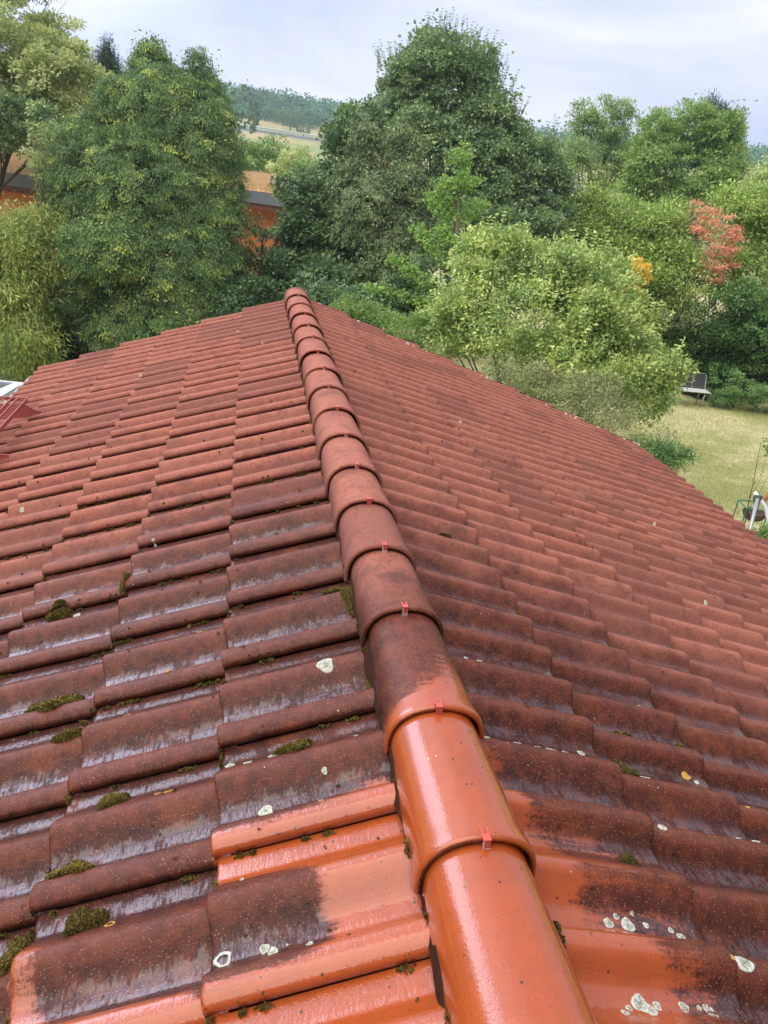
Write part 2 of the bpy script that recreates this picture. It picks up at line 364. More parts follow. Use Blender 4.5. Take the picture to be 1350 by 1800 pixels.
def make_clip(parent,T0,i):
    rs=random.Random(i); m=MB(); w_=.0072; x0=XC+rs.uniform(-.004,.004); z=.034+.006
    # strap from under the cap, folding over its lip
    m.sheet([(x0-w_,T0-.006,z-.022),(x0+w_,T0-.006,z-.022),(x0+w_,T0-.0055,z+.0015),(x0-w_,T0-.0055,z+.0015)],.0016,(0,-1,0))
    m.sheet([(x0-w_,T0-.007,z+.0018),(x0+w_,T0-.007,z+.0018),(x0+w_,T0+.008,z+.0012),(x0-w_,T0+.008,z+.0012)],.0014,(0,0,1))
    for s_ in(-1,1):
        xa=x0+s_*w_; xb=x0+s_*(w_-.0035)
        m.sheet([(min(xa,xb),T0+.008,z+.0012),(max(xa,xb),T0+.008,z+.0012),(max(xa,xb),T0+.020,z+.0022),(min(xa,xb),T0+.020,z+.0022)],.0014,(0,0,1))
    o=m.build('ridge_clip',M_CLIP,parent)
    if i%3!=1:
        m=MB(); m.sheet([(x0-w_-.0003,T0-.0085,z-.024),(x0+w_+.0003,T0-.0085,z-.024),(x0+w_+.0003,T0-.0082,z-.0165),(x0-w_-.0003,T0-.0082,z-.0165)],.0010,(0,-1,0))
        m.sheet([(x0-w_-.0006,T0-.0085,z-.024),(x0-w_+.0028,T0-.0085,z-.024),(x0-w_+.0024,T0-.0082,z-.001),(x0-w_-.0006,T0-.0082,z-.001)],.0009,(0,-1,0))
        me=bpy.data.meshes.new('a'); 
        b=len(o.data.vertices)
        vs=[tuple(v.co) for v in o.data.vertices]+m.v; fs=[tuple(p.vertices) for p in o.data.polygons]+[tuple(b+k for k in f) for f in m.f]
        npoly=len(o.data.polygons)
        me=bpy.data.meshes.new('ridge_clip'); me.from_pydata(vs,[],fs); me.materials.append(M_CLIP); me.materials.append(M_ALU)
        for k,p in enumerate(me.polygons): p.material_index=1 if k>=npoly else 0
        o.data=me
    return o
for i,t0 in enumerate(LIPS):
    t1=LIPS[i+1] if i+1<len(LIPS) else 6.66
    c=make_cap(i,t0,t1,house)
    if i+1==len(LIPS): pass
    if t0>-.3: make_clip(c,t0,i)

# far end disc closing the last ridge tile
M_LICHEN=None
g=G('pale_lichen'); p=g.pos(); v=g.noise(p,160,3,.7); rr=g.attr('rim')
c=g.mix(g.ss(v,.4,.62),(.27,.28,.215),(.55,.55,.45)); c=g.mix(g.ss(g.math('ADD',rr,g.math('MULTIPLY',g.math('SUBTRACT',v,.5),1.2)),.55,.9,0,.7),c,(.62,.63,.53)); c=g.mix(g.ss(g.noise(p,400,2),.60,.68,0,.6),c,(.13,.13,.09)); g.bsdf(c,.9,g.bump(v,.004,1),spec=.1); M_LICHEN=g.m
g=G('ochre_lichen'); p=g.pos(); v=g.noise(p,160,3,.7); g.bsdf(g.mix(v,(.42,.22,.03),(.60,.36,.10)),.9,g.bump(v,.004,1),spec=.1); M_OCHRE=g.m
m=MB(); pts=[]
for a in np.linspace(-1,1,25):
    x,z=cap_profile(np.array(a),.100,.030,-.068); pts.append((XC+float(x),6.665,float(z)))
m.sheet(pts[::-1],.012,(0,1,0)); m.build('ridge_end_plate',simple('end_plate_pink',(.40,.22,.19),.8,var=.3,scale=40),house)

# mortar bed under the ridge tiles
M_BED=simple('ridge_bed_dark',(.075,.032,.020),.95,.1,var=.5,scale=60,bumpd=.01)
m=MB()
rs=random.Random(9); nseg=150
prev=None
for k in range(nseg+1):
    T=T_NEAR+ (6.62-T_NEAR)*k/nseg
    ringp=[(XC-.100+rs.uniform(-.006,.006),T,-.095),(XC-.094+rs.uniform(-.006,.006),T,-.062),(XC,T,-.045),(XC+.084+rs.uniform(-.006,.006),T,-.062),(XC+.090+rs.uniform(-.006,.006),T,-.085)]
    if prev is not None:
        b=len(m.v); m.v+=prev+ringp; m.f+=[(b+i,b+i+1,b+i+6,b+i+5) for i in range(4)]
    prev=ringp
m.build('ridge_bed',M_BED,house,True)

# eaves, gutter, walls
M_WALL=simple('pale_render_wall',(.62,.58,.50),.9,.2,var=.08,scale=3,bumpd=.004)
M_GUT=simple('pale_grey_gutter',(.62,.63,.64),.45,.5,var=.1); M_WOOD=simple('brown_stained_wood',(.10,.045,.02),.6,var=.3,scale=8)
zL=-(D0[-1]+5*GA)*SP; zR=-(D0[1]+9*GA)*SP; xL=-(D0[-1]+5*GA)*CP; xR=(D0[1]+9*GA)*CP
m=MB()   # under-roof deck: two sloping slabs just below the tiles
for s_,dm in((-1,D0[-1]+5*GA-.05),(1,D0[1]+9*GA-.05)):
    a=sp_pt(s_,np.array(T_NEAR),np.array(.0),-.085);b=sp_pt(s_,np.array(T_NEAR),np.array(dm),-.085)
    c_=sp_pt(s_,np.array(T_FAR-.02),np.array(dm),-.085);d_=sp_pt(s_,np.array(T_FAR-.02),np.array(.0),-.085)
    m.sheet([a,b,c_,d_] if s_>0 else [a,d_,c_,b],.03,(s_*SP,0,CP))
m.build('roof_deck',M_WOOD,house)
m=MB(); wx0,wx1=xL+.45,xR-.45; y0,y1=T_NEAR+.1,T_FAR-.35; top0=-.14
gab=[(wx0,GZ),(wx1,GZ),(wx1,-wx1*math.tan(PHI)-.14),(0,-.14),(wx0,wx0*math.tan(PHI)-.14)]
for yy in(y0,y1):
    m.sheet([(x,yy,z) for x,z in gab],.24,(0,-1,0) if yy==y0 else (0,-1,0))
m.box(((wx0+.12),(y0+y1)/2+.12,(GZ+gab[4][1])/2),(.24,y1-y0-.26,gab[4][1]-GZ)); m.box((wx1-.12,(y0+y1)/2+.12,(GZ+gab[2][1])/2),(.24,y1-y0-.26,gab[2][1]-GZ))
m.build('wall',M_WALL,house)
for s_,xe,ze in((-1,xL,zL),(1,xR,zR)):
    m=MB(); n=10; prev=None
    for th_ in(0,.003):
        pass
    vs=[];R=.06
    for yy in(T_NEAR,T_FAR):
        for rr_ in(R,R-.004):
            for k in range(n+1):
                a=math.pi+math.pi*k/n; vs.append((xe+s_*.022+rr_*math.cos(a),yy,ze-.105+rr_*math.sin(a)))
    N1=n+1; fs=[]
    for k in range(n): fs+=[(k,k+1,2*N1+k+1,2*N1+k),(N1+k+1,N1+k,3*N1+k,3*N1+k+1)]
    fs+=[(0,2*N1,3*N1,N1),(n,N1+n,3*N1+n,2*N1+n)]
    m.add(vs,fs); m.tube([(xe+s_*(.022+R),T_NEAR,ze-.103),(xe+s_*(.022+R),T_FAR,ze-.103)],.008,6)
    m.build('gutter',M_GUT,house,True)
    m=MB(); m.box((xe-s_*.04,(T_NEAR+T_FAR)/2,ze-.17),(.025,T_FAR-T_NEAR,.16)); m.build('fascia_board',M_WOOD,house)

# lichened mortar on the verge tiles of the far gable
def lichen_disc(name,side,T,d,r,mat,parent,seed,ring=False):
    rs=np.random.RandomState(seed); n=36; rings=[0,.3,.6,.85,1.0,1.03]; r=r*.88; V=[];rim=[]
    rad=1+.10*np.sin(np.arange(n)*2*np.pi/n*3+rs.rand()*6)+rs.uniform(-.05,.05,n)+.05*np.sin(np.arange(n)*2*np.pi/n*5)
    for q in rings:
        for k in range(n):
            a=2*math.pi*k/n; dt=r*q*rad[k]*math.cos(a); ddd=r*q*rad[k]*math.sin(a)
            T_,d_=T+dt,d+ddd; hgt=roof_height(side,T_,d_)+(.0016+.001*rs.rand() if q<=1 else -.001)
            V.append(sp_pt(side,np.array(T_),np.array(d_),hgt)); rim.append(q)
    idx=np.arange(len(rings)*n).reshape(-1,n); nx=np.roll(idx,-1,1)
    s0=2 if ring else 0
    Q=np.stack([idx[s0:-1],nx[s0:-1],nx[s0+1:],idx[s0+1:]],-1).reshape(-1,4)
    if side<0: Q=Q[:,::-1]
    return np_mesh(name,np.array(V),Q,mat,parent,{'rim':np.array(rim)})
def on(px,py,side):
    """slope coordinates of a photographed spot"""
    r_=ray(px,py); nrm=np.array([side*math.tan(PHI),0,1.0]); off=.02
    o=CAM+np.array([0,0,off/CP]); P=o+r_*(-(nrm@o)/(nrm@r_)); return float(P[1]),float(abs(P[0])/CP)
spots=[(567,1168,-1,15),(500,1300,-1,0),(378,1678,-1,15),(455,1413,-1,13),(430,1342,-1,8),(395,1340,-1,9),(470,1322,-1,9),(482,1317,-1,7),(465,1660,-1,9),(555,1400,-1,5),(615,1280,-1,4),(560,1345,-1,5),(530,1645,-1,6),(450,1655,-1,9),(415,1540,-1,4),
 (1125,1607,1,14),(1093,1602,1,10),(1105,1592,1,6),(1130,1590,1,4),(1070,1613,1,5),(1155,1610,1,6),(1102,1618,1,4),(1197,1622,1,6),(1215,1635,1,9),(1152,1742,1,17),(1170,1755,1,12),(1133,1748,1,6),(1125,1758,1,7),(1180,1747,1,8),(1225,1753,1,10),(1250,1756,1,5),(1265,1760,1,10),(1275,1768,1,9),(1318,1690,1,18),(1318,1780,1,9),
 (860,1285,1,13),(920,1297,1,7),(955,1305,1,5),(982,1307,1,9),(1006,1312,1,6),(1034,1314,1,8),(1146,1357,1,8),(1136,1235,1,9),(932,1655,1,5),(1024,1692,1,4),(897,1368,1,5),(980,1389,1,5),(930,1480,1,5),(825,1155,1,4),(850,1158,1,5),(1237,1365,1,5),(1300,1470,1,8),(1330,1480,1,8),(1172,1451,1,9),(1148,1438,1,4)]
for i,(x,y,s_,r_) in enumerate(spots):
    if r_==0 : continue
    T,d=on(x,y,s_); dist=np.linalg.norm(at(x,y,1)-CAM)*0+math.hypot(T,1.1)*1.05
    lichen_disc('lichen_patch',s_,T,d,r_*dist/F_PX*1.0,M_LICHEN,slopeL if s_<0 else slopeR,100+i,ring=(i in(2,35,39)))
for i,(x,y,s_,r_) in enumerate([(1219,1354,1,10),(180,1616,-1,9),(285,1384,-1,8),(290,1180,-1,6),(330,1105,-1,5),(345,1108,-1,6),(215,1250,-1,6),(1283,1695,1,5),(1320,1418,1,4),(1324,1297,1,5),(265,1385,-1,6),(5,1388,-1,8)]):
    T,d=on(x,y,s_); dist=math.hypot(T,1.1)*1.05
    lichen_disc('lichen_patch',s_,T,d,r_*dist/F_PX,M_OCHRE,slopeL if s_<0 else slopeR,300+i,ring=i in(1,4))['label']='ochre lichen patch'
# crusted edge of the gable verge, pale mortar stains
rs=random.Random(77)
for s_,dmax in((-1,2.3),(1,3.65)):
    for k in range(int(dmax*9)):
        d=rs.uniform(.15,dmax); T=6.60-rs.uniform(.0,.06)
        lichen_disc('lichen_patch',s_,T,d,rs.uniform(.008,.02),M_LICHEN,slopeL if s_<0 else slopeR,500+k)
for k in range(26):
    s_=rs.choice((-1,1,1)); d=rs.uniform(.3,2.2 if s_<0 else 3.4); T=rs.uniform(1.8,6.2)
    lichen_disc('lichen_patch',s_,T,d,rs.uniform(.006,.014),M_LICHEN,slopeL if s_<0 else slopeR,700+k)

# ------------------------------------------------------------------ step grate on the left slope
M_RED=simple('red_powder_coat',(.46,.125,.10),.45,.5,var=.12)
Tb,db=on(74,733,-1); Tb2,db2=on(17,812,-1)
zg=-db*SP+.02+.13
step_T0,step_T1=Tb2-.35,Tb+.10
xg=-(db-.10)*CP; grw=.26          # upslope edge of the grate, width outward
# find the upslope edge so that the far corner falls where the photograph has it
rr_=ray(48,699); zgr=-db*SP+.085; kk=(zgr-CAM[2])/rr_[2]; cor=CAM+rr_*kk
xg,step_T1=float(cor[0]),float(cor[1])
stepo=MB()
stepo.box((xg,(step_T0+step_T1)/2,zgr-.012),(.004,step_T1-step_T0,.028)); stepo.box((xg-grw,(step_T0+step_T1)/2,zgr-.012),(.004,step_T1-step_T0,.028))
for xx in(.055,.09): stepo.box((xg-xx,(step_T0+step_T1)/2,zgr-.006),(.004,step_T1-step_T0-.006,.015))
for yy in(step_T0,step_T1): stepo.box((xg-grw/2,yy,zgr-.012),(grw-.006,.004,.026))
hx=.028
for a_ in range(-1,int((step_T1-step_T0)/(hx*1.732))+1):
    for b_ in range(4):
        cx_=xg-.115-b_*hx*1.5; cy_=step_T0+a_*hx*1.732+(hx*.866 if b_%2 else 0)+.03
        P6=[(cx_+hx*math.cos(math.radians(60*q)),min(max(cy_+hx*math.sin(math.radians(60*q)),step_T0),step_T1),zgr-.004) for q in range(4)]
        for q in range(3): stepo.tube([P6[q],P6[q+1]],.0022,4,False)
for j in range(int((step_T1-step_T0)/.045)):
    yy=step_T0+.02+j*.045; stepo.tube([(xg-.004,yy,zgr-.004),(xg-.053,yy+.010,zgr-.004)],.0022,4,False)
steppart=stepo.build('roof_step',M_RED,house)
steppart['label']='red metal step grate on curved brackets'
for Tk,dkk in((Tb,db),(Tb2,db2)):
    m=MB(); foot=-dkk*CP; zf=-dkk*SP+.006
    tops=[(foot,zf+.004),(foot-.004,zf+.014),(foot-.035,zf+.017),(foot*.45+xg*.55,zf*.5+(zgr-.026)*.5),(xg-.004,zgr-.027),(xg-.10,zgr-.027),(xg-grw+.01,zgr-.027)]
    for (x0_,z0_),(x1_,z1_) in zip(tops[:-1],tops[1:]):
        b0_,b1_=x0_*math.tan(PHI)+.004,x1_*math.tan(PHI)+.004
        if z0_-b0_>.10: b0_=z0_-.10
        if z1_-b1_>.10: b1_=z1_-.10
        m.sheet([(x0_,Tk,z0_),(x1_,Tk,z1_),(x1_,Tk,b1_),(x0_,Tk,b0_)],.004,(0,-1,0))
    m.tube([(x,Tk-.002,z) for x,z in tops[:5]],.0035,5)
    m.build('bracket',M_RED,steppart)

# ------------------------------------------------------------------ moss
g=G('moss'); p=g.pos(); tn=g.attr('tone')
c=g.mix(g.math('ADD',g.math('MULTIPLY',tn,.8),g.math('MULTIPLY',g.noise(p,90,3),.3),clamp=True),(.045,.036,.014),(.27,.205,.05)); g.bsdf(c,.95,spec=.1); M_MOSS=g.m
def moss_mesh(name,cx,side,T,d,rt,rd,h,seed,n,size=.0045,parent=None,olive=1.0):
    rs=np.random.RandomState(seed)
    a=rs.rand(n)*2*np.pi; q=np.sqrt(rs.rand(n)); wob=1+.22*np.sin(3*a+rs.rand()*6)+.12*np.sin(5*a+rs.rand()*6)
    dT=rt*q*wob*np.cos(a); dD=rd*q*wob*np.sin(a); hh=h*np.sqrt(np.clip(1-q**2,0,1))*(rs.rand(n)**.35)
    P=[]
    for t_,d_,h_ in zip(dT,dD,hh): P.append(sp_pt(side,np.array(T+t_),np.array(d+d_),roof_height(side,T+t_,d+d_)+h_))
    P=np.array(P)
    ax=rs.normal(size=(n,3))+np.array([0,0,1.0]); ax/=np.linalg.norm(ax,axis=1,keepdims=True)
    wv=np.cross(ax,rs.normal(size=(n,3))); wv/=np.linalg.norm(wv,axis=1,keepdims=True)
    s_=size*rs.uniform(.6,1.3,(n,1))
    V=np.stack([P-ax*s_*.5,P+wv*s_*.45,P+ax*s_,P-wv*s_*.45],1).reshape(-1,3); Q=np.arange(4*n).reshape(-1,4)
    tone=np.repeat(np.clip(rs.rand(n)*.6+.5*hh/h*olive-(1-olive)*.3,0,1),4)
    return V,Q,tone
MOSS=[ # px,py,side, radius across px, along px, label, olive
 (82,1232,-1,50,15,'long flat olive moss clump on a dark tile near the left edge of the roof',.9),
 (118,1287,-1,30,13,'olive moss cushion at a tile corner just below the long flat clump',.8),
 (186,1403,-1,22,15,'round green moss tuft beside the ochre lichen on the left slope',1.0),
 (117,1528,-1,37,13,'bright green oval moss cushion, the nearest one on the left slope',1.2),
 (508,1307,-1,30,13,'brown-green moss tuft behind the white lichen crust near the ridge',.6),
 (576,1026,-1,17,9,'small olive moss tuft on a trough close to the ridge tiles',.7),
 (97,1072,-1,22,9,'grey-green moss cushion on a far left trough',.6),
 (217,1020,-1,9,18,'upright yellow-green moss tuft wedged in a tile joint',1.1),
 (1115,1340,1,15,17,'dark moss tuft on the right slope beside the ochre lichen',.35),
 (1107,1282,1,18,8,'olive moss tuft on the right slope between two tile ends',.6),
 (1205,1307,1,9,6,'tiny olive moss tuft right of the others on the right slope',.7),
 (1118,1500,1,16,7,'dark green moss tuft nearest the bottom of the right slope',.3),
 (784,941,1,14,5,'thin yellow moss strip on the far right slope near the ridge',.9),
 (132,1610,-1,34,15,'ragged dark moss heap in the joint at the lower left',.45),
 (12,1662,-1,26,24,'large yellow-green moss heap on the left edge of the picture',.8),
 (607,1045,-1,9,20,'yellow-green moss pressed against the ridge tiles, upper lump',1.1),
 (640,1180,-1,8,22,'olive moss strip pressed against the ridge tile with the brown body',.9),
]
for i,(x,y,s_,rx,ry,lab,ol) in enumerate(MOSS):
    T,d=on(x,y,s_); dist=math.hypot(T,1.15)*1.03
    rd=rx*dist/F_PX*.95; rt=ry*dist/F_PX*1.5
    V,Q,tn=moss_mesh('m',0,s_,T,d,rt,rd,min(rd,rt)*.62+.004,900+i,int(1200+2600*min(1,(rt*rd)/.001)),size=.0040+.0012*T,olive=ol)
    o=np_mesh('moss_clump',V,Q,M_MOSS,None,{'tone':tn},False); tag(o,lab,'moss','moss clumps on the roof')
# crumbs of moss and dirt gathered in the joints
rs=np.random.RandomState(4); VV=[];QQ=[];TT=[];b=0
def crumb(side,T,d,rt,rd,h,n,size,ol,seed):
    global b
    V,Q,tn=moss_mesh('m',0,side,T,d,rt,rd,h,seed,n,size,olive=ol); VV.append(V);QQ.append(Q+b);TT.append(tn);b+=len(V)
cnt=0
for side,pr in((-1,.85),(1,.12)):
    for k in range(NROW[side]):
        dk=D0[side]+k*GA
        for j in range(-1,20):
            tb=TB[side]+.3*j
            if rs.rand()<pr*(1 if tb<3.2 else .5):   # under the free edge of the side roll
                for q in range(rs.randint(2,9)):
                    dd_=dk-rs.rand()*GA*.95; uu=.190
                    T=tb-uu if side<0 else tb+uu
                    if T>6.5: continue
                    crumb(side,T,dd_,.004+.004*rs.rand(),.006+.012*rs.rand(),.006,60 if T<3 else 18,.0035+.0012*max(T,.5),rs.choice([.0,.0,.1,.5]),cnt);cnt+=1
            if rs.rand()<min(1,pr*1.1):  # at the head of the joint between courses
                dd_=dk+.004; 
                for q in range(rs.randint(1,5)):
                    uu=rs.choice([-.10,-.095,.085,.19,-.06]); T=tb-uu if side<0 else tb+uu
                    if T>6.5 or dd_>D0[side]+(NROW[side]-1)*GA-.02: continue
                    crumb(side,T,dd_,.006+.007*rs.rand(),.005+.004*rs.rand(),.012,110 if T<3 else 26,.0035+.0012*max(T,.5),rs.choice([.1,.3,.9]),cnt);cnt+=1
for k in range(150):  # along the ridge bed
    T=rs.uniform(.6,6.3)*1.0; side=-1 if rs.rand()<.8 else 1
    crumb(side,T,(.152 if side<0 else .078)+rs.uniform(-.006,.008),.012+.010*rs.rand(),.006,.010,110 if T<3 else 40,.0035+.0012*T,rs.choice([.1,.4,1.0]),cnt);cnt+=1
for k in range(420):  # loose dark specks lying on the tiles
    side=-1 if rs.rand()<.62 else 1; T=rs.uniform(.5,4.5); d=rs.uniform(.2,2.2)
    crumb(side,T,d,.002+.003*rs.rand(),.002+.004*rs.rand(),.003,8,.0026+.001*T,.05,cnt);cnt+=1
o=np_mesh('moss',np.concatenate(VV),np.concatenate(QQ),M_MOSS,None,{'tone':np.concatenate(TT)},False)
tag(o,'crumbs of moss and dirt gathered in the tile joints','moss',kind='stuff')

# ------------------------------------------------------------------ foliage tools
def leaf_mat(name,c0,c1,c2,transl=.28,rough=.5,spec=.35,tcol=(.30,.40,.09)):
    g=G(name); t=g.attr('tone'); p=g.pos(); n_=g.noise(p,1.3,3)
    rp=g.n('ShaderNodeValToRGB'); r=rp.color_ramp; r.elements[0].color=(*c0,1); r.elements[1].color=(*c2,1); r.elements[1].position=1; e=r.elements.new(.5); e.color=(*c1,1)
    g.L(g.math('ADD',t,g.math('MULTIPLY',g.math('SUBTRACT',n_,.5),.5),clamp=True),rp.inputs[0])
    b=g.bsdf(rp.outputs[0],rough,spec=spec,link=False); tr=g.n('ShaderNodeBsdfTranslucent'); g.L(g.mix(.45,rp.outputs[0],tcol),tr.inputs[0])
    ms=g.n('ShaderNodeMixShader'); ms.inputs[0].default_value=transl; g.L(b,ms.inputs[1]); g.L(tr.outputs[0],ms.inputs[2]); g.L(ms.outputs[0],g.out.inputs[0])
    return g.m
def nz(v): return v/np.maximum(np.linalg.norm(v,axis=-1,keepdims=True),1e-9)
def lobe(px,py,rx,ry,D,rz=None):
    c=at(px,py,D); return (c, rx*D/F_PX, ry*D/F_PX, (rz if rz else (rx+ry)/2*D/F_PX))
RIGHT=MC[:,0]; UPV=np.array([0,0,1.0]); FWD=nz(np.array([-MC[0,2],-MC[1,2],0])); RT=np.array([FWD[1],-FWD[0],0])
def clump_points(lobes,n,rs,shell=.2,back=.35,rough=.16):
    A=np.array([l[1]*l[2]+l[1]*l[3]+l[2]*l[3] for l in lobes]); A=A**.9; ch=rs.choice(len(lobes),n*3,p=A/A.sum())
    d=nz(rs.normal(size=(n*3,3))); fr=1-np.abs(rs.normal(size=n*3))*shell; fr=np.clip(fr,.15,1)
    keep=(d[:,1]<back)|(rs.rand(n*3)<.25); ch,d,fr=ch[keep][:n],d[keep][:n],fr[keep][:n]
    K=rs.normal(size=(6,3))*2.2; ph=rs.rand(6)*6
    C=np.array([l[0] for l in lobes])[ch]; R=np.array([[l[1],l[3],l[2]] for l in lobes])[ch]
    nzv=np.sin((d@K.T)*1.0+ch[:,None]*1.7+ph).sum(1)/6**.5
    loc=d*R*(fr*(1+rough*nzv))[:,None]
    P=C+loc[:,0:1]*RT+loc[:,1:2]*FWD+loc[:,2:3]*UPV
    O=nz(d[:,0:1]/R[:,0:1]*RT+d[:,1:2]/R[:,1:2]*FWD+d[:,2:3]/R[:,2:3]*UPV)
    return P,O
def leaves(P,A,Nn,L,W,fold=.15):
    A=nz(A); Wv=nz(np.cross(A,Nn)); Nn=np.cross(Wv,A)
    L=np.asarray(L).reshape(-1,1); W=np.asarray(W).reshape(-1,1)
    return np.stack([P,P+A*L*.45+Wv*W*.5+Nn*W*fold,P+A*L,P+A*L*.45-Wv*W*.5+Nn*W*fold],1).reshape(-1,3)
def crown(parent,mat,lobes,n,per,rc,L,W,seed,style='broad',shell=.2,tone=(.45,.22),rough=.16,name='crown',up=.3,out_=.6,extra=None,flat=.6,tips=0,fill=0):
    rs=np.random.RandomState(seed); P,O=clump_points(lobes,n,rs,shell,rough=rough); n=len(P)
    ct=np.clip(rs.normal(tone[0],tone[1],n),0,1); Ps=[];T=[]
    idx=np.repeat(np.arange(n),per); m=len(idx)
    if style=='broad':
        off=nz(rs.normal(size=(m,3)))*(rs.rand(m,1)**.6)*rc*np.array([1,1,flat])
        p=P[idx]+off; a=rs.normal(size=(m,3))*.8+O[idx]*out_+UPV*(up-.3)+nz(off+1e-6)*.6
        nn=UPV*.9+O[idx]*.6+rs.normal(size=(m,3))*.55
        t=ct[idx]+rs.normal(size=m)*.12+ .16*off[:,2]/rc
    elif style=='droop':      # flat hanging sprays of a conifer
        s=rs.rand(m); ax=nz(O*np.array([1,1,.35])-UPV*.25+rs.normal(size=(n,3))*.35)
        side=nz(np.cross(ax,UPV)); 
        ln=rc*1.25*rs.uniform(.6,1.3,n)
        p=P[idx]+ax[idx]*(s*ln[idx])[:,None]-UPV*((s**1.5)*ln[idx]*.75)[:,None]+side[idx]*(rs.normal(size=m)*rc*.42)[:,None]+rs.normal(size=(m,3))*rc*.16
        a=ax[idx]*.35-UPV*.8+side[idx]*(rs.normal(size=m)*.6)[:,None]+rs.normal(size=(m,3))*.4
        nn=O[idx]+rs.normal(size=(m,3))*.5
        t=ct[idx]*.75+rs.normal(size=m)*.08+tips*np.clip((s-.55)/.45,0,1)*(rs.rand(n)<.55)[idx]
    elif style=='bamboo':
        off=rs.normal(size=(m,3))*rc*np.array([.5,.5,.8])
        p=P[idx]+off; a=rs.normal(size=(m,3))*.55+O[idx]*.5-UPV*.85
        nn=O[idx]+rs.normal(size=(m,3))*.8+UPV*.4; t=ct[idx]+rs.normal(size=m)*.15
    elif style=='layer':      # horizontal tiers
        off=rs.normal(size=(m,3))*rc*np.array([1,1,.28])
        p=P[idx]+off; a=rs.normal(size=(m,3))*.8+O[idx]*.5; nn=UPV*1.4+rs.normal(size=(m,3))*.5; t=ct[idx]+rs.normal(size=m)*.12
    elif style=='needle':
        off=rs.normal(size=(m,3))*rc*.5; p=P[idx]+off; a=nz(off)+O[idx]*.6+UPV*.2+rs.normal(size=(m,3))*.3; nn=rs.normal(size=(m,3)); t=ct[idx]+rs.normal(size=m)*.1
    sz=rs.uniform(.7,1.25,m)
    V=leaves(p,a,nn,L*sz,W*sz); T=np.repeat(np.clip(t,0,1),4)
    if fill:
        P2,O2=clump_points([(l[0],l[1]*.80,l[2]*.80,l[3]*.80) for l in lobes],fill,rs,.12); i2=np.repeat(np.arange(len(P2)),40); m2=len(i2)
        V2=leaves(P2[i2]+rs.normal(size=(m2,3))*rc*.8,rs.normal(size=(m2,3)),O2[i2]+rs.normal(size=(m2,3))*.5,L*1.35,max(W*1.5,L*.6)); V=np.concatenate([V,V2]); T=np.concatenate([T,np.repeat(np.clip(rs.normal(tone[0],tone[1],m2),0,1),4)])
    if extra is not None: V=np.concatenate([V,extra[0]]); T=np.concatenate([T,extra[1]])
    Q=np.arange(len(V)).reshape(-1,4)
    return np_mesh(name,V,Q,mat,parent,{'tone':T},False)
def shoots(lobes,n,h,L,W,seed,whorl=.11,toned=.55,top=True):
    """upright young shoots with pairs of leaves"""
    rs=np.random.RandomState(seed); P,O=clump_points(lobes,n*4,rs,.05); k=O[:,2]>.25
    P,O=P[k][:n],O[k][:n]; Ps=[];As=[];Ns=[];T=[];stems=[]
    for p,o in zip(P,O):
        hh=h*rs.uniform(.5,1.1); d=nz(UPV+o*.35+rs.normal(size=3)*.12); q=0; stems.append((p-d*.1,d*hh/L))
        while q<hh:
            c=p+d*q
            for s in range(4):
                v=nz(rs.normal(size=3)*np.array([1,1,.25])); Ps.append(c); As.append(v+UPV*.35); Ns.append(UPV+rs.normal(size=3)*.3); T.append(np.clip(toned+rs.normal()*.12,0,1))
            q+=whorl
    Ps,As,Ns=map(np.array,(Ps,As,Ns)); sz=rs.uniform(.7,1.1,len(Ps))
    sb=np.array([a for a,b in stems]); sv=np.array([b for a,b in stems]); sl=np.linalg.norm(sv,axis=1)*L
    V2=leaves(sb,sv,rs.normal(size=sb.shape),sl*1.1,.022,0)
    return np.concatenate([leaves(Ps,As,Ns,L*sz,W*sz),V2]),np.concatenate([np.repeat(np.array(T),4),np.full(len(V2),.25)])
def bark(name,c): 
    g=G(name); p=g.pos(); n_=g.noise(g.map(p,(1,1,.25)),18,5,.7); g.bsdf(g.mix(n_,tuple(x*.5 for x in c),c),.9,g.bump(n_,.02),spec=.2); return g.m
M_BARK=bark('brown_bark',(.14,.10,.07)); M_GBARK=bark('grey_bark',(.26,.23,.20)); M_DBARK=bark('dark_bark',(.06,.045,.035))
def twig_tubes(m,lobes,n,seed,ln=.8,r_=.010):
    rs=random.Random(seed); rn=np.random.RandomState(seed); P,O=clump_points(lobes,n,rn,.06,back=0)
    for p,o_ in zip(P,O):
        d=Vector(o_)*.2+Vector((rs.uniform(-1,1),rs.uniform(-.3,.1),rs.uniform(-.6,.5))); d.normalize(); p=Vector(p)+Vector(o_)*.02
        e=p+d*ln*rs.uniform(.4,1); mid=p.lerp(e,.5)+Vector((0,0,.06)); m.tube([p,mid,e],[r_,r_*.7,r_*.3],4)
        for _ in range(3):
            s=p.lerp(e,rs.uniform(.2,.8)); m.tube([s,s+(d+Vector((rs.uniform(-1,1),0,rs.uniform(-1,1)))).normalized()*ln*.3],[r_*.45,r_*.15],3)
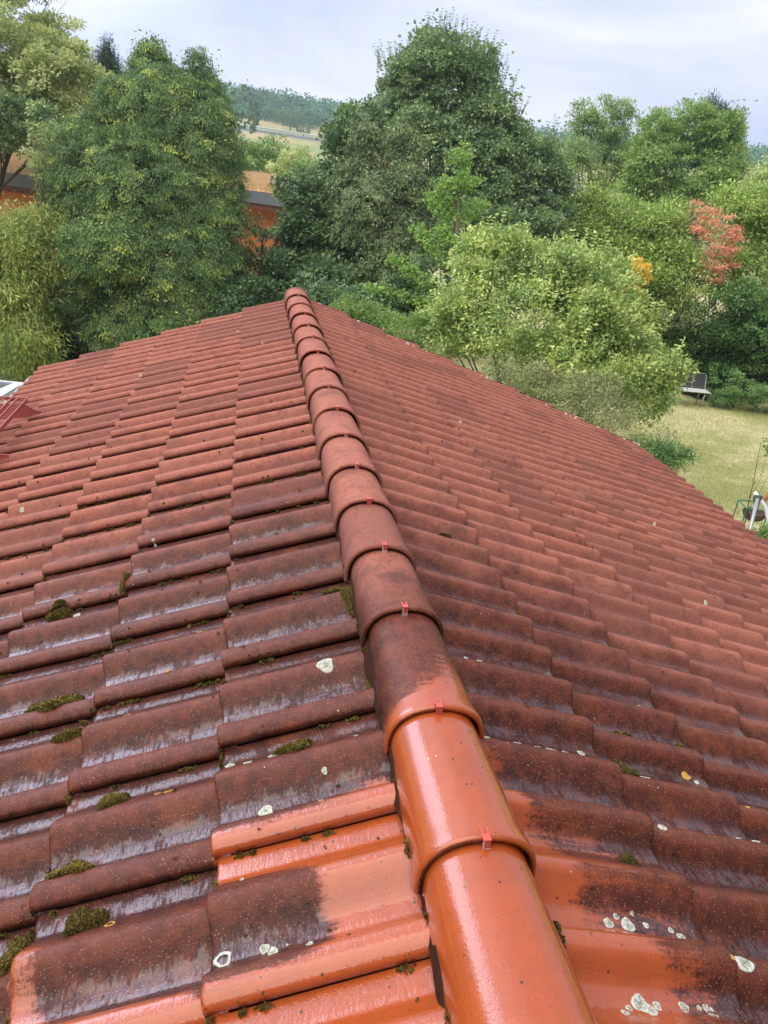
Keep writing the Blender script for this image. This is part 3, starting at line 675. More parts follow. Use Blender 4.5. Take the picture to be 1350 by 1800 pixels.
def trunk(parent,base,top,r0,lobes,seed,mat=M_BARK,nb=3,twigs=0,more=None):
    rs=random.Random(seed); m=MB()
    if more: twig_tubes(m,lobes,*more)
    base=Vector(base); top=Vector(top); n=9
    spine=[base.lerp(top,k/(n-1))+Vector((rs.uniform(-1,1),rs.uniform(-1,1),0))*r0*.5*(0<k<n-1) for k in range(n)]
    m.tube(spine,[r0*(1.25 if k==0 else 1)*(1-.78*k/(n-1)) for k in range(n)],9)
    for l in lobes:
        for _ in range(nb):
            j=rs.randint(3,n-2); s=spine[j]; c=Vector(l[0])+Vector((rs.uniform(-1,1)*l[1],rs.uniform(-1,1)*l[3],rs.uniform(-.6,.8)*l[2]))*.7
            mid=s.lerp(c,.5)+Vector((rs.uniform(-.1,.1),rs.uniform(-.1,.1),-.08*(c-s).length)); rr=r0*(1-.78*j/(n-1))*.5
            m.tube([s,s.lerp(mid,.5),mid,mid.lerp(c,.6),c],[rr,rr*.8,rr*.6,rr*.4,rr*.15],6)
            for q in range(twigs):
                e=c+Vector((rs.uniform(-1,1)*l[1],rs.uniform(-1,1)*l[3],rs.uniform(-1,1)*l[2]))*.5
                m.tube([mid.lerp(c,.5),mid.lerp(e,.6),e],[rr*.3,rr*.2,rr*.08],4)
    return m.build('trunk',mat,parent,True)
def sublobes(lobes,k,seed,f=.30):
    rs=np.random.RandomState(seed); out=[(l[0],l[1]*.94,l[2]*.94,l[3]*.94) for l in lobes]
    for l in lobes:
        for _ in range(k):
            d=nz(rs.normal(size=3)); 
            if d[1]>.3: d[1]*=-1
            c=l[0]+d[0]*l[1]*.82*RT+d[1]*l[3]*.82*FWD+d[2]*l[2]*.82*UPV; q=f*rs.uniform(.7,1.25)
            out.append((c,l[1]*q,l[2]*q*.8,l[3]*q))
    return out
def tree(name,label,cat,lobes,mat,n,per,rc,L,W,seed,base=None,group=None,r0=.15,bark_=M_BARK,trk=True,nb=3,twigs=0,more=None,sub=4,**k):
    c=sum(np.array(l[0]) for l in lobes)/len(lobes)
    b=np.array([c[0],c[1],GZ]) if base is None else np.array(base,float)
    e=empty(name,tuple(b)); tag(e,label,cat,group)
    topz=max(l[0][2]-l[2]*.2 for l in lobes); tp=max(lobes,key=lambda l:l[0][2])[0]
    if trk: trunk(e,b,(tp[0],tp[1]+.2,topz),r0,lobes,seed,bark_,nb,twigs,more)
    crown(e,mat,sublobes(lobes,sub,seed) if sub else lobes,n,per,rc,L,W,seed,**k)
    return e
# ------------------------------------------------------------------ ground, hill
g=G('lawn_and_fields'); p=g.pos(); sep=g.n('ShaderNodeSeparateXYZ'); g.L(p,sep.inputs[0])
nb_=g.noise(p,.55,5,.65); nf=g.noise(p,14,5,.7); nff=g.noise(p,70,3,.7)
lawn=g.mix(g.ss(nb_,.42,.62),(.33,.33,.12),(.70,.61,.36)); lawn=g.mix(g.ss(nf,.40,.66),lawn,(.32,.34,.10)); lawn=g.mix(g.ss(nff,.5,.7,0,.6),lawn,(.56,.47,.26))
far=g.mix(g.ss(g.noise(p,.02,3),.45,.55),(.24,.29,.10),(.40,.32,.15)); far=g.mix(g.ss(g.noise(p,.25,4),.5,.6,0,.6),far,(.20,.27,.09))
dist=g.n('ShaderNodeVectorMath',operation='LENGTH'); g.L(p,dist.inputs[0])
g.bsdf(g.mix(g.ss(dist.outputs['Value'],60,90),lawn,far),.95,g.bump(nff,.03),spec=.1); M_GROUND=g.m
def terr(x,y):
    r=np.hypot(x,y); az=np.degrees(np.arctan2(x,y))
    h=np.interp(r,[0,55,110,180,250,262,330,350,430,600,900],[0,0,1.5,6.0,10.6,11.4,19,20.8,24.5,26,25])
    f=np.interp(az,[-180,-60,-10,0,8,20,35,60,180],[.6,.8,1.0,1.0,.88,.80,.86,.7,.6])
    return GZ+h*f
na,nr_=180,60; rad=np.concatenate([np.linspace(0,50,8),np.geomspace(58,1100,nr_-8)]); az=np.linspace(0,2*np.pi,na,endpoint=False)
V=[];
for r_ in rad:
    x=r_*np.sin(az);y=r_*np.cos(az); V.append(np.stack([x,y,terr(x,y)],-1))
V=np.concatenate(V); idx=np.arange(len(V)).reshape(len(rad),na); nx=np.roll(idx,-1,1)
Q=np.stack([idx[:-1],nx[:-1],nx[1:],idx[1:]],-1).reshape(-1,4)[:,::-1]
o=np_mesh('ground',V,Q,M_GROUND); tag(o,kind='structure')

# road with guard rail on the hillside
def hillpt(px,py,r_):
    d=ray(px,py); k=r_/math.hypot(d[0],d[1]); x,y=CAM[0]+d[0]*k,CAM[1]+d[1]*k; return np.array([x,y,float(terr(x,y))])
M_ROAD=simple('pale_asphalt',(.16,.16,.165),.9,.2)
rl=[hillpt(px,230,r_) for px,r_ in((300,262),(360,262),(430,262),(490,262),(545,262),(600,262),(680,262))]
m=MB(); b=[]
for q in rl:
    dv=nz(np.array([q[0],q[1],0.0])); b+= [tuple(q+np.array([0,0,.55])-dv*0),tuple(q+dv*4+np.array([0,0,.9]))]
m.add(b,[(2*i,2*i+2,2*i+3,2*i+1) for i in range(len(rl)-1)])
b2=[]
for q in rl:
    dv=nz(np.array([q[0],q[1],0.0])); b2+=[tuple(q+np.array([0,0,.55])),tuple(q-dv*3+np.array([0,0,-.6]))]
m.add(b2,[(2*i,2*i+1,2*i+3,2*i+2) for i in range(len(rl)-1)])
o=m.build('road',M_ROAD); tag(o,kind='structure')
gr=empty('guard_rail',tuple(rl[0])); tag(gr,'long pale guard rail beside the road on the far hillside','guard rail')
m=MB(); m.tube([q+np.array([0,0,1.45]) for q in rl],.22,6); m.build('rail',M_GUT,gr)
for a_,b_ in zip(rl[:-1],rl[1:]):
    for f in(0,.33,.66):
        q=a_*(1-f)+b_*f; m=MB(); m.box((q[0],q[1],q[2]+.95),(.12,.12,1.0)); m.build('post',M_GUT,gr)

# ------------------------------------------------------------------ haze
# (added at the end)
def blob_tree_mesh(cx,cy,cz,R,H,n,rs,size):
    d=nz(rs.normal(size=(n,3))); d[:,2]=np.abs(d[:,2])*1.1-.45; d=nz(d)
    K=rs.normal(size=(5,3))*2.6; ph=rs.rand(5)*6; bump=1+.17*np.sin(d@K.T+ph).sum(1)/5**.5
    P=np.array([cx,cy,cz])+d*np.array([R,R,H])*bump[:,None]*(1-np.abs(rs.normal(size=(n,1)))*.08)
    a=rs.normal(size=(n,3)); nn=d+rs.normal(size=(n,3))*.45
    sz=size*rs.uniform(.6,1.3,n); V=leaves(P-nz(a)*size*.5,a,nn,sz,sz*.8,0.05)
    t=.45+.25*np.sin(cx*3.1+cy*1.7)+rs.normal(size=n)*.15
    return V,np.repeat(np.clip(t,0,1),4)
M_FOREST=leaf_mat('forest_leaves',(0.059,0.162,0.076),(0.103,0.275,0.111),(0.195,0.435,0.170),.12,.7,.1)
M_HEDGE=leaf_mat('belt_leaves',(.03,.065,.022),(.055,.11,.03),(.10,.17,.05),.15,.6,.2)
rs=np.random.RandomState(21); VV=[];TT=[]
def forest_trees(azs,r0,r1,step,R,H,n,size):
    for r_ in np.arange(r0,r1,step*1.0):
        a=azs[0]
        while a<azs[1]:
            a+=math.degrees(step/r_)*rs.uniform(.8,1.2); rr_=r_+rs.uniform(-3,3)
            x=rr_*math.sin(math.radians(a)); y=rr_*math.cos(math.radians(a)); z=float(terr(x,y)); k=rs.uniform(.75,1.25)
            V,t=blob_tree_mesh(x,y,z+H*.30*k,R*k,H*.72*k,n,rs,size); VV.append(V);TT.append(t)
forest_trees((-24,3.4),308,330,5.0,3.2,5.6,130,.85)
forest_trees((-24,46),330,344,4.2,3.4,6.0,130,.85)
forest_trees((-24,46),352,366,4.6,4.3,7.6,170,1.0)
forest_trees((-24,46),368,436,4.8,4.8,8.2,120,1.2)
V=np.concatenate(VV); o=np_mesh('forest',V,np.arange(len(V)).reshape(-1,4),M_FOREST,None,{'tone':np.concatenate(TT)},False)
tag(o,'dense dark wood covering the far hill','forest',kind='stuff')
V_=[];T_=[];rs=np.random.RandomState(77)  # unseen trees added outside the frame as dark masses for wet tiles to mirror
def belt(x,y,R,H,n=700,size=.55):
    V,t=blob_tree_mesh(x,y,GZ+H*.42,R,H*.58,n,rs,size); V_.append(V);T_.append(t)
for k in range(9): belt(-13.5-rs.rand()*2,-9+k*2.6,2.6,rs.uniform(9,12))
for k in range(9): belt(17+rs.rand()*2+max(0,k-5)*1.2,-10+k*2.6,2.7,rs.uniform(9,12.5))
for k in range(9): belt(-12+k*3.2,-13-rs.rand()*2,2.8,rs.uniform(9,12))
V=np.concatenate(V_); o=np_mesh('unseen_woodland',V,np.arange(len(V)).reshape(-1,4),M_HEDGE,None,{'tone':np.concatenate(T_)},False)
tag(o,'unseen belt of trees added round the garden for the wet tiles to mirror','trees',kind='stuff')
# separate trees standing in the hillside fields
M_FIELDT=leaf_mat('field_tree_leaves',(0.048,0.105,0.032),(0.089,0.177,0.048),(0.161,0.274,0.081),.12,.7,.1)
FT=[(405,325,200,7,'leftmost round tree at the foot of the far wood'),(455,214,330,5.5,'pale bushy tree left of the tan field on the hill'),(476,215,325,4.5,'bushy tree beside the pale one at the edge of the tan field'),(497,224,300,3.4,'low bush just above the hillside road'),(520,216,325,5.5,'tallest single tree at the foot of the far wood above the tan field'),(513,222,305,2.6,'small tree standing alone on the tan field'),(524,226,300,2.4,'small tree to the right of the lone one on the tan field'),(552,222,310,2.8,'small tree on the right part of the tan field'),(533,240,268,2.6,'dark bush beside the end of the guard rail'),(510,232,285,3.0,'dark bush above the road where the hedge ends'),(440,219,322,5.0,'rounded tree in front of the wood, left of the pale bushy tree')]
for i,(px,py,r_,R,lab) in enumerate(FT):
    q=hillpt(px,py,r_); e=empty('field_tree',tuple(q)); tag(e,lab,'tree','single trees on the hillside')
    m=MB(); m.tube([q,q+np.array([0,0,R*.8])],[R*.07,R*.04],6); m.build('trunk',M_DBARK,e)
    V,t=blob_tree_mesh(q[0],q[1],q[2]+R*.75,R*.9,R*.95,420,rs,R*.17); np_mesh('crown',V,np.arange(len(V)).reshape(-1,4),M_FIELDT,e,{'tone':t},False)

# ------------------------------------------------------------------ leaves of each kind
M_PALE=leaf_mat('pale_olive_leaves',(0.277,0.351,0.132),(0.556,0.631,0.251),(0.900,0.900,0.473),.35)
M_THUJA=leaf_mat('thuja_sprays',(0.080,0.151,0.060),(0.194,0.314,0.110),(0.778,0.828,0.172),.18,.6,.25)
M_SPRUCE=leaf_mat('spruce_needles',(0.026,0.051,0.031),(0.051,0.088,0.051),(0.100,0.157,0.072),.08,.6,.2)
M_BAMBOO=leaf_mat('bamboo_leaves',(0.126,0.194,0.050),(0.326,0.434,0.097),(0.754,0.752,0.222),.3,.45)
M_HAZEL=leaf_mat('dark_broad_leaves',(0.062,0.121,0.056),(0.132,0.232,0.090),(0.300,0.424,0.167),.22,.42,.45)
M_JUNI=leaf_mat('juniper_sprays',(0.104,0.153,0.074),(0.220,0.309,0.137),(0.440,0.514,0.226),.15,.6,.2)
M_HORN=leaf_mat('hornbeam_leaves',(0.112,0.180,0.093),(0.230,0.347,0.148),(0.520,0.656,0.266),.25,.45,.4)
M_GINK=leaf_mat('ginkgo_leaves',(0.131,0.270,0.058),(0.284,0.486,0.106),(0.522,0.719,0.189),.35)
M_VIB=leaf_mat('glossy_pale_leaves',(0.167,0.273,0.087),(0.375,0.514,0.143),(0.788,0.855,0.307),.28,.34,.5)
M_BUDD=leaf_mat('grey_olive_leaves',(0.147,0.181,0.077),(0.294,0.330,0.144),(0.489,0.468,0.230),.2,.6,.2)
M_ROB=leaf_mat('robinia_leaves',(0.155,0.255,0.108),(0.307,0.447,0.168),(0.567,0.702,0.276),.35)
M_LOC=leaf_mat('bright_locust_leaves',(0.132,0.229,0.070),(0.284,0.442,0.113),(0.522,0.653,0.224),.35)
M_PARR=leaf_mat('olive_green_leaves',(0.161,0.260,0.068),(0.336,0.470,0.109),(0.669,0.792,0.195),.28)
M_RED=leaf_mat('salmon_maple_leaves',(.62,.27,.16),(.88,.43,.27),(.90,.60,.40),.35,tcol=(.9,.45,.25))
M_YEL=leaf_mat('yellow_leaves',(.60,.36,.02),(.85,.58,.04),(.90,.74,.15),.3,tcol=(.9,.6,.05))
M_YEW=leaf_mat('dark_yew_leaves',(0.033,0.075,0.017),(0.066,0.132,0.026),(0.136,0.248,0.047),.12,.6,.2)
M_CLIMB=leaf_mat('climber_leaves',(0.066,0.150,0.046),(0.145,0.274,0.080),(0.313,0.459,0.148),.25)
M_LOWG=leaf_mat('fresh_green_leaves',(0.106,0.202,0.045),(0.213,0.344,0.081),(0.391,0.511,0.162),.3)

# pale ash at the upper left, spruce behind
tree('ash_tree','tall pale olive tree cut by the upper left corner','tree',
 [lobe(20,60,105,85,24,3),lobe(60,130,75,85,24,2.6),lobe(-70,110,110,110,24.5,3),lobe(110,150,58,60,23.6,2),lobe(100,55,36,34,24.4,1),lobe(10,-60,90,70,24.5,2),lobe(145,130,34,42,23.8,1.2),lobe(20,175,90,55,24.2,2.4)],
 M_PALE,1000,54,.36,.15,.062,1,sub=6,r0=.22,base=(*at(-110,300,24)[:2],GZ),style='broad',shell=.25,rough=.28,flat=.55,tone=(.5,.2),bark_=M_GBARK,nb=4,twigs=2)
tree('broadleaf_tree','dark broad-leaved tree under the pale one at the left edge','tree',
 [lobe(30,196,66,34,22.5,1.4),lobe(-60,190,80,44,22.5,2),lobe(84,214,18,28,21.5,.6),lobe(20,232,62,26,22.5,1.2),lobe(-50,230,60,30,22.5,1.2)],
 M_HORN,340,60,.34,.13,.07,2,sub=1,base=(*at(-90,300,22.5)[:2],GZ),r0=.16,tone=(.45,.25))
tree('spruce','small dark spruce top between the ash and the big thuja','conifer',
 [lobe(190,72,3,12,30,.1),lobe(190,92,9,14,30,.25),lobe(190,112,16,16,30,.4),lobe(188,140,27,34,30,.8),lobe(190,200,40,60,30,1.2)],
 M_SPRUCE,260,70,.22,.13,.022,3,r0=.16,style='needle',bark_=M_DBARK,rough=.3)
# thuja with three tops
TL=[lobe(268,98,16,32,19.4,.4),lobe(350,118,12,34,19.2,.4),lobe(222,165,14,26,19.3,.4),lobe(268,135,36,50,19.4,.8),lobe(350,160,30,48,19.2,.7),lobe(300,200,100,80,19.2,1.5),lobe(220,192,46,52,19.4,1.0),lobe(150,255,48,62,19.4,1.0),lobe(250,330,160,120,19.1,2.2),lobe(150,330,72,110,19.2,1.4),lobe(370,300,60,110,19.1,1.3),lobe(270,460,170,120,19,2.3),lobe(372,430,60,110,19,1.2),lobe(160,520,70,80,18.8,1.2),lobe(300,560,150,70,18.8,2)]
e=tree('thuja','big old thuja with three ragged tops and yellowish spray tips left of the roof ridge','conifer',TL,M_THUJA,5600,72,.21,.072,.025,4,sub=2,fill=900,
 base=(*at(270,560,19.4)[:2],GZ),r0=.30,style='droop',shell=.13,tone=(.45,.22),rough=.17,tips=.34,bark_=bark('thuja_bark',(.16,.13,.11)),nb=3,more=(150,5,.8,.012))
# bamboo
BL=[lobe(30,428,55,60,17.6,1),lobe(-50,470,70,90,17.6,1.2),lobe(60,480,42,70,17.4,.8),lobe(10,540,70,90,17.4,1),lobe(40,610,62,44,17.2,.9),lobe(80,400,22,28,17.7,.4)]
e=tree('bamboo','yellow-green bamboo clump with arching canes at the left edge','bamboo',BL,M_BAMBOO,1100,46,.24,.15,.026,6,trk=False,style='bamboo',shell=.3,tone=(.5,.2),rough=.25)
m=MB(); rs_=random.Random(3); c0=ground(30,655)
M_CANE=simple('bamboo_cane',(.16,.19,.06),.5)
for k in range(22):
    x=c0[0]+rs_.uniform(-1.1,1.0); y=at(30,600,17.9)[1]+rs_.uniform(-.4,.7); h_=rs_.uniform(2.6,4.2); lx=rs_.uniform(-.7,.7)
    m.tube([(x,y,GZ),(x+lx*.15,y,GZ+h_*.4),(x+lx*.45,y-.1,GZ+h_*.75),(x+lx,y-.25,GZ+h_)],[.017,.016,.012,.004],6)
m.build('cane',M_CANE,e,True)
# right of the ridge
tree('hazel','dense dark green broad-leaved tree directly behind the far end of the ridge','tree',
 [lobe(612,290,48,70,21,1.2),lobe(615,232,36,40,21.1,.8),lobe(545,345,50,52,20.8,1),lobe(545,410,48,80,20.5,1.2),lobe(620,420,90,90,20.9,1.5),lobe(560,490,100,70,20.1,1.6),lobe(690,470,60,80,20.9,1.2),lobe(514,490,30,44,20.1,.8),lobe(640,210,28,28,21.5,.5)],
 M_HAZEL,1100,58,.32,.115,.08,8,r0=.18,tone=(.42,.24),rough=.2,shell=.2,bark_=M_DBARK)
JL=[lobe(640,260,24,50,19.6,.5),lobe(700,270,30,50,19.7,.6),lobe(660,350,72,80,19.5,1.1),lobe(720,370,38,80,19.6,.8),lobe(690,450,50,60,19.6,.9),lobe(610,330,30,50,19.6,.6)]
e=tree('juniper','brownish green juniper with bare stems in front of the dark tree','conifer',JL,M_JUNI,1200,48,.20,.085,.036,9,fill=250,r0=.13,style='droop',shell=.2,tone=(.5,.25),rough=.25,tips=.25,bark_=bark('brown_twigs',(.20,.14,.09)),nb=4,more=(90,15,.7,.010))
HL=[lobe(785,165,82,88,25,2),lobe(712,165,54,62,25.2,1.4),lobe(850,230,72,80,25,1.7),lobe(770,280,110,90,24.8,2.2),lobe(880,320,90,80,24.6,1.9),lobe(940,310,60,72,24.8,1.4),lobe(830,390,120,70,24.4,2.2),lobe(935,395,60,50,24.3,1.3),lobe(700,220,45,60,25,1.2),lobe(770,105,52,40,25.2,1.1),lobe(835,130,36,40,25,1)]
ex=shoots([HL[0],HL[1],HL[2],HL[9],HL[5]],190,.66,.095,.045,31,whorl=.085)
tree('hornbeam','tallest dark green tree with upright leafy shoots, right of the ridge line','tree',HL,M_HORN,2300,58,.33,.11,.072,10,sub=3,fill=300,r0=.28,tone=(.42,.22),rough=.18,shell=.17,extra=ex,bark_=M_GBARK,base=(*at(800,500,25)[:2],GZ))
# ginkgo
gt=at(812,262,14.8); gb=at(797,500,14.8)
gd=(gt-gb)/np.linalg.norm(gt-gb); gbase=gb+(gb-gt)*(gb[2]-GZ)/(gt[2]-gb[2])
e=empty('ginkgo',tuple(gbase)); tag(e,'young bright green ginkgo with a bare straight stem and layered side branches','tree')
m=MB(); m.tube([gbase,gb,(gb+gt)/2,gt],[.07,.05,.032,.010],8)
GB=[((799,478),(735,400)),((797,530),(690,455)),((796,545),(650,505)),((803,400),(760,350)),((806,395),(850,355)),((803,360),(757,340)),((798,590),(655,550)),((808,330),(775,322)),((808,330),(838,318)),((801,440),(775,400)),((797,560),(740,500)),((812,300),(812,262)),((806,390),(800,350)),((809,345),(812,300))]
Pg=[];Og=[]; rs=np.random.RandomState(12)
for (a,b) in GB:
    A_=at(*a,14.8); dz=rs.uniform(-.5,.5); B_=at(*b,14.8-dz*.8); m.tube([A_,(A_+B_)/2+np.array([0,0,.05]),B_],[.016,.011,.004],5)
    n_=int(26+np.linalg.norm(B_-A_)*75)
    for q in range(n_):
        s=rs.rand()**.75; s=.15+.85*s; Pg.append(A_*(1-s)+B_*s+rs.normal(size=3)*np.array([.10,.10,.055])*(1.25-s*.5)); Og.append(nz((B_-A_))*.5)
m.build('trunk',bark('ginkgo_bark',(.30,.24,.17)),e,True)
Pg=np.repeat(np.array(Pg),7,0)+rs.normal(size=(len(Pg)*7,3))*.035; m_=len(Pg)
V=leaves(Pg,rs.normal(size=(m_,3))+UPV*.1,UPV*1.0+rs.normal(size=(m_,3))*.6,.05*rs.uniform(.7,1.2,m_),.055,.1)
np_mesh('crown',V,np.arange(len(V)).reshape(-1,4),M_GINK,e,{'tone':np.repeat(np.clip(rs.normal(.55,.22,m_),0,1),4)},False)
# large pale shrub right of the roof
VL=[lobe(880,470,75,60,12.6,.7),lobe(960,480,90,65,12.4,.8),lobe(820,560,72,70,12.4,.7),lobe(930,570,110,70,12,1.0),lobe(1040,540,80,60,12.2,.8),lobe(1090,600,78,52,12.3,.8),lobe(1150,650,52,42,12.4,.5),lobe(1000,650,120,60,11.8,.9),lobe(1060,480,40,35,12.6,.4),lobe(850,430,40,30,12.8,.4),lobe(780,560,32,40,12.7,.4),lobe(1120,690,50,40,12.3,.5)]
tree('pale_shrub','large spreading shrub with glossy pale yellow-green leaves behind the right verge','shrub',VL,M_VIB,1150,56,.24,.072,.038,13,r0=.07,tone=(.52,.24),rough=.24,shell=.22,flat=.7,up=.5,bark_=M_GBARK,nb=4,extra=shoots(VL,120,.35,.08,.042,32,whorl=.05,toned=.75))
OL=[lobe(900,650,60,32,10.6,.4),lobe(985,700,70,34,10.4,.5),lobe(1070,730,70,42,10.4,.5),lobe(1130,770,52,40,10.2,.4),lobe(1160,800,36,24,10.1,.3),lobe(1050,680,55,36,10.8,.4),lobe(960,660,40,30,10.8,.3),lobe(1130,800,40,30,10,.3)]
tree('olive_shrub','grey-olive twiggy shrub leaning over the right verge of the roof','shrub',OL,M_BUDD,330,46,.15,.05,.015,14,r0=.05,tone=(.5,.24),rough=.34,shell=.3,bark_=M_GBARK,nb=6,twigs=3)
tree('fern_leaved_shrub','small dark shrub with drooping pointed leaves at the roof corner above the lawn','shrub',
 [lobe(1178,800,26,18,9.4,.16),lobe(1150,790,22,20,9.4,.16),lobe(1195,790,16,10,9.4,.12)],M_CLIMB,70,18,.12,.075,.020,15,r0=.03,tone=(.3,.2),rough=.3,nb=3)
tree('fresh_green_shrub','bright fresh green shrub low behind the right verge near the ridge end','shrub',
 [lobe(660,560,50,26,13.4,.5),lobe(720,585,50,32,13,.5),lobe(620,545,30,22,13.5,.4)],M_LOWG,240,44,.16,.05,.026,16,r0=.04,tone=(.5,.2))
tree('understorey_shrub','deep green undergrowth bush between the ginkgo and the pale shrub','shrub',
 [lobe(690,530,60,40,15.6,.8),lobe(760,520,60,60,15.6,.8),lobe(600,520,60,30,16,.8)],M_HAZEL,240,46,.24,.08,.055,17,r0=.06,tone=(.35,.25))
# mid distance right
tree('robinia','airy light green robinia standing against the sky','tree',
 [lobe(1060,225,42,44,35,1.1),lobe(1040,290,70,42,35,1.6),lobe(1085,205,28,30,35,.7),lobe(1020,215,24,26,35,.6),lobe(1110,280,34,60,35,1),lobe(1000,280,26,40,35,.8)],
 M_ROB,380,44,.38,.16,.065,18,r0=.20,tone=(.5,.22),rough=.34,shell=.35,flat=.5,bark_=M_BARK,nb=5,twigs=2)
tree('honey_locust','rounded bright green locust tree in front of a dark spruce tip','tree',
 [lobe(1210,230,75,42,33,1.9),lobe(1160,250,46,44,33,1.2),lobe(1262,250,42,50,33,1.1),lobe(1200,300,92,50,32.6,1.9),lobe(1275,310,38,42,32.6,1),lobe(1140,310,46,42,32.8,1.1),lobe(1230,345,60,34,32.3,1.3),lobe(1110,350,40,30,33,1)],
 M_LOC,1000,54,.34,.13,.062,19,sub=7,fill=150,r0=.22,tone=(.5,.2),rough=.18,shell=.14,flat=.5,bark_=M_DBARK,nb=4)
tree('spruce','dark spruce tip showing above the bright locust tree','conifer',
 [lobe(1254,178,6,12,36,.3),lobe(1250,195,24,12,36,.6),lobe(1262,215,34,18,36,.9),lobe(1290,205,12,8,36,.4),lobe(1260,250,40,40,36,1.1)],
 M_SPRUCE,170,60,.26,.17,.03,20,r0=.18,style='needle',bark_=M_DBARK,rough=.35)
tree('parrotia','broad olive green tree behind the pale shrub','tree',
 [lobe(1030,400,75,62,25.5,1.6),lobe(1100,420,80,58,25.1,1.5),lobe(1170,400,60,42,25.3,1.2),lobe(1060,480,90,50,24.9,1.6),lobe(1160,480,80,60,24.5,1.5),lobe(1130,550,80,50,24.3,1.3)],
 M_PARR,1150,52,.30,.11,.055,21,sub=6,fill=200,r0=.18,tone=(.5,.24),rough=.22,style='layer',bark_=M_GBARK,nb=4,twigs=2)
tree('parrotia','light green layered tree at the right edge behind the salmon maple','tree',
 [lobe(1330,400,70,70,25.5,1.5),lobe(1290,370,34,34,25.5,.8),lobe(1340,480,70,60,25.1,1.4),lobe(1270,480,40,46,25.1,.9),lobe(1400,380,70,100,25.5,1.5)],
 M_PARR,760,52,.30,.11,.055,22,sub=6,fill=120,r0=.18,tone=(.55,.22),rough=.22,style='layer',bark_=M_GBARK)
tree('willow','drooping light olive tree top at the right edge of the skyline','tree',
 [lobe(1345,320,34,34,27,.9),lobe(1385,340,60,60,27,1.2),lobe(1330,350,26,34,27,.7)],M_PALE,200,50,.30,.16,.05,23,r0=.15,style='bamboo',tone=(.3,.2))
tree('maple','salmon red maple with lacy leaves between the green trees on the right','tree',
 [lobe(1262,400,40,28,23.6,.5),lobe(1240,372,26,16,23.7,.35),lobe(1283,418,20,30,23.6,.35),lobe(1222,358,10,8,23.7,.2),lobe(1262,440,30,20,23.5,.4),lobe(1255,478,26,18,23.4,.4),lobe(1226,405,14,10,23.6,.25),lobe(1290,462,16,8,23.5,.2)],
 M_RED,130,24,.11,.085,.05,24,r0=.07,tone=(.5,.22),rough=.3,style='layer',shell=.35,bark_=M_GBARK,nb=3,twigs=2)
tree('forsythia','yellow leaved bush glowing in a gap between the green trees','shrub',
 [lobe(1116,484,30,32,22.6,.4),lobe(1108,500,16,14,22.7,.3),lobe(1130,482,12,22,22.8,.3)],M_YEL,110,46,.12,.06,.035,25,r0=.04,tone=(.75,.2))
tree('yew','dark green clipped yew mass behind the garden bench','hedge',
 [lobe(1230,600,72,75,23.4,1.2),lobe(1290,610,72,80,23.6,1.2),lobe(1190,640,40,60,23.4,.9),lobe(1360,620,60,90,23.6,1.1),lobe(1250,660,80,50,23.2,1)],
 M_YEW,1200,50,.24,.10,.045,26,fill=200,r0=.16,tone=(.38,.22),rough=.14,bark_=M_DBARK)
tree('climber','leafy climber spilling over the yew at the right edge','climber',
 [lobe(1320,530,46,40,22.6,.5),lobe(1340,600,34,60,22.4,.5),lobe(1290,520,34,26,22.7,.4),lobe(1380,560,40,80,22.4,.5)],M_CLIMB,280,46,.2,.09,.05,27,r0=.05,tone=(.5,.22),style='broad')
tree('low_shrub','low light green shrub in front of the yew, right of the bench','shrub',
 [lobe(1310,690,42,24,21.7,.5),lobe(1275,670,30,30,22,.4),lobe(1345,700,30,24,21.6,.4),lobe(1262,700,18,14,21.7,.3)],M_CLIMB,200,44,.15,.055,.030,28,r0=.03,tone=(.55,.22))
tree('bare_shrub','half dead grey twiggy bush left of the yew','shrub',
 [lobe(1190,560,30,24,22.7,.4),lobe(1210,575,24,22,22.7,.35)],M_BUDD,60,30,.15,.05,.02,29,r0=.05,bark_=bark('bare_twigs',(.34,.31,.28)),nb=12,twigs=3)
# gap between thuja and hazel
tree('garden_tree','mid green tree in the gap left of the dark hazel, beyond the orange building','tree',
 [lobe(440,285,46,30,42,1.5),lobe(480,270,34,26,43,1.3),lobe(400,270,40,40,42,1.6),lobe(510,285,30,26,43,1.2)],M_LOC,260,46,.4,.18,.10,33,r0=.2,tone=(.25,.18))
tree('garden_tree','pale yellow-green small tree above the flat planted roof','tree',
 [lobe(508,300,26,34,35,.9),lobe(530,290,22,26,35,.8),lobe(490,300,14,18,35,.5),lobe(545,320,20,40,34,.8)],M_PALE,150,40,.3,.14,.07,34,r0=.14,tone=(.5,.2))
tree('garden_tree','light green treetop touching the left flank of the dark hazel','tree',
 [lobe(520,330,30,30,24,.7),lobe(545,300,24,26,24,.6)],M_ROB,110,44,.28,.11,.06,35,r0=.1,tone=(.5,.2))
tree('garden_shrub','dark shrub in the shade between thuja and hazel','shrub',
 [lobe(462,400,20,16,18.7,.3),lobe(480,455,24,22,18.9,.3),lobe(440,520,34,28,18.7,.7),lobe(480,510,30,40,19.1,.7),lobe(410,540,40,30,18.3,.7)],M_HAZEL,190,44,.24,.08,.055,36,r0=.06,tone=(.3,.2))
tree('shade_shrub','dark low shrub in the shade between bamboo and thuja','shrub',
 [lobe(100,590,50,50,19.4,.8),lobe(60,560,50,60,19.6,.8),lobe(150,600,60,40,19.2,.8)],M_YEW,240,44,.28,.10,.04,37,r0=.05,tone=(.15,.15))
tree('tall_shrub','slender reddish twigged shrub before the left planted roof','shrub',
 [lobe(66,240,18,30,17.4,.4),lobe(60,290,8,24,17,.3)],M_PALE,22,24,.16,.06,.03,38,r0=.03,nb=6,twigs=3,tone=(.3,.2),bark_=bark('red_twigs',(.25,.14,.09)))

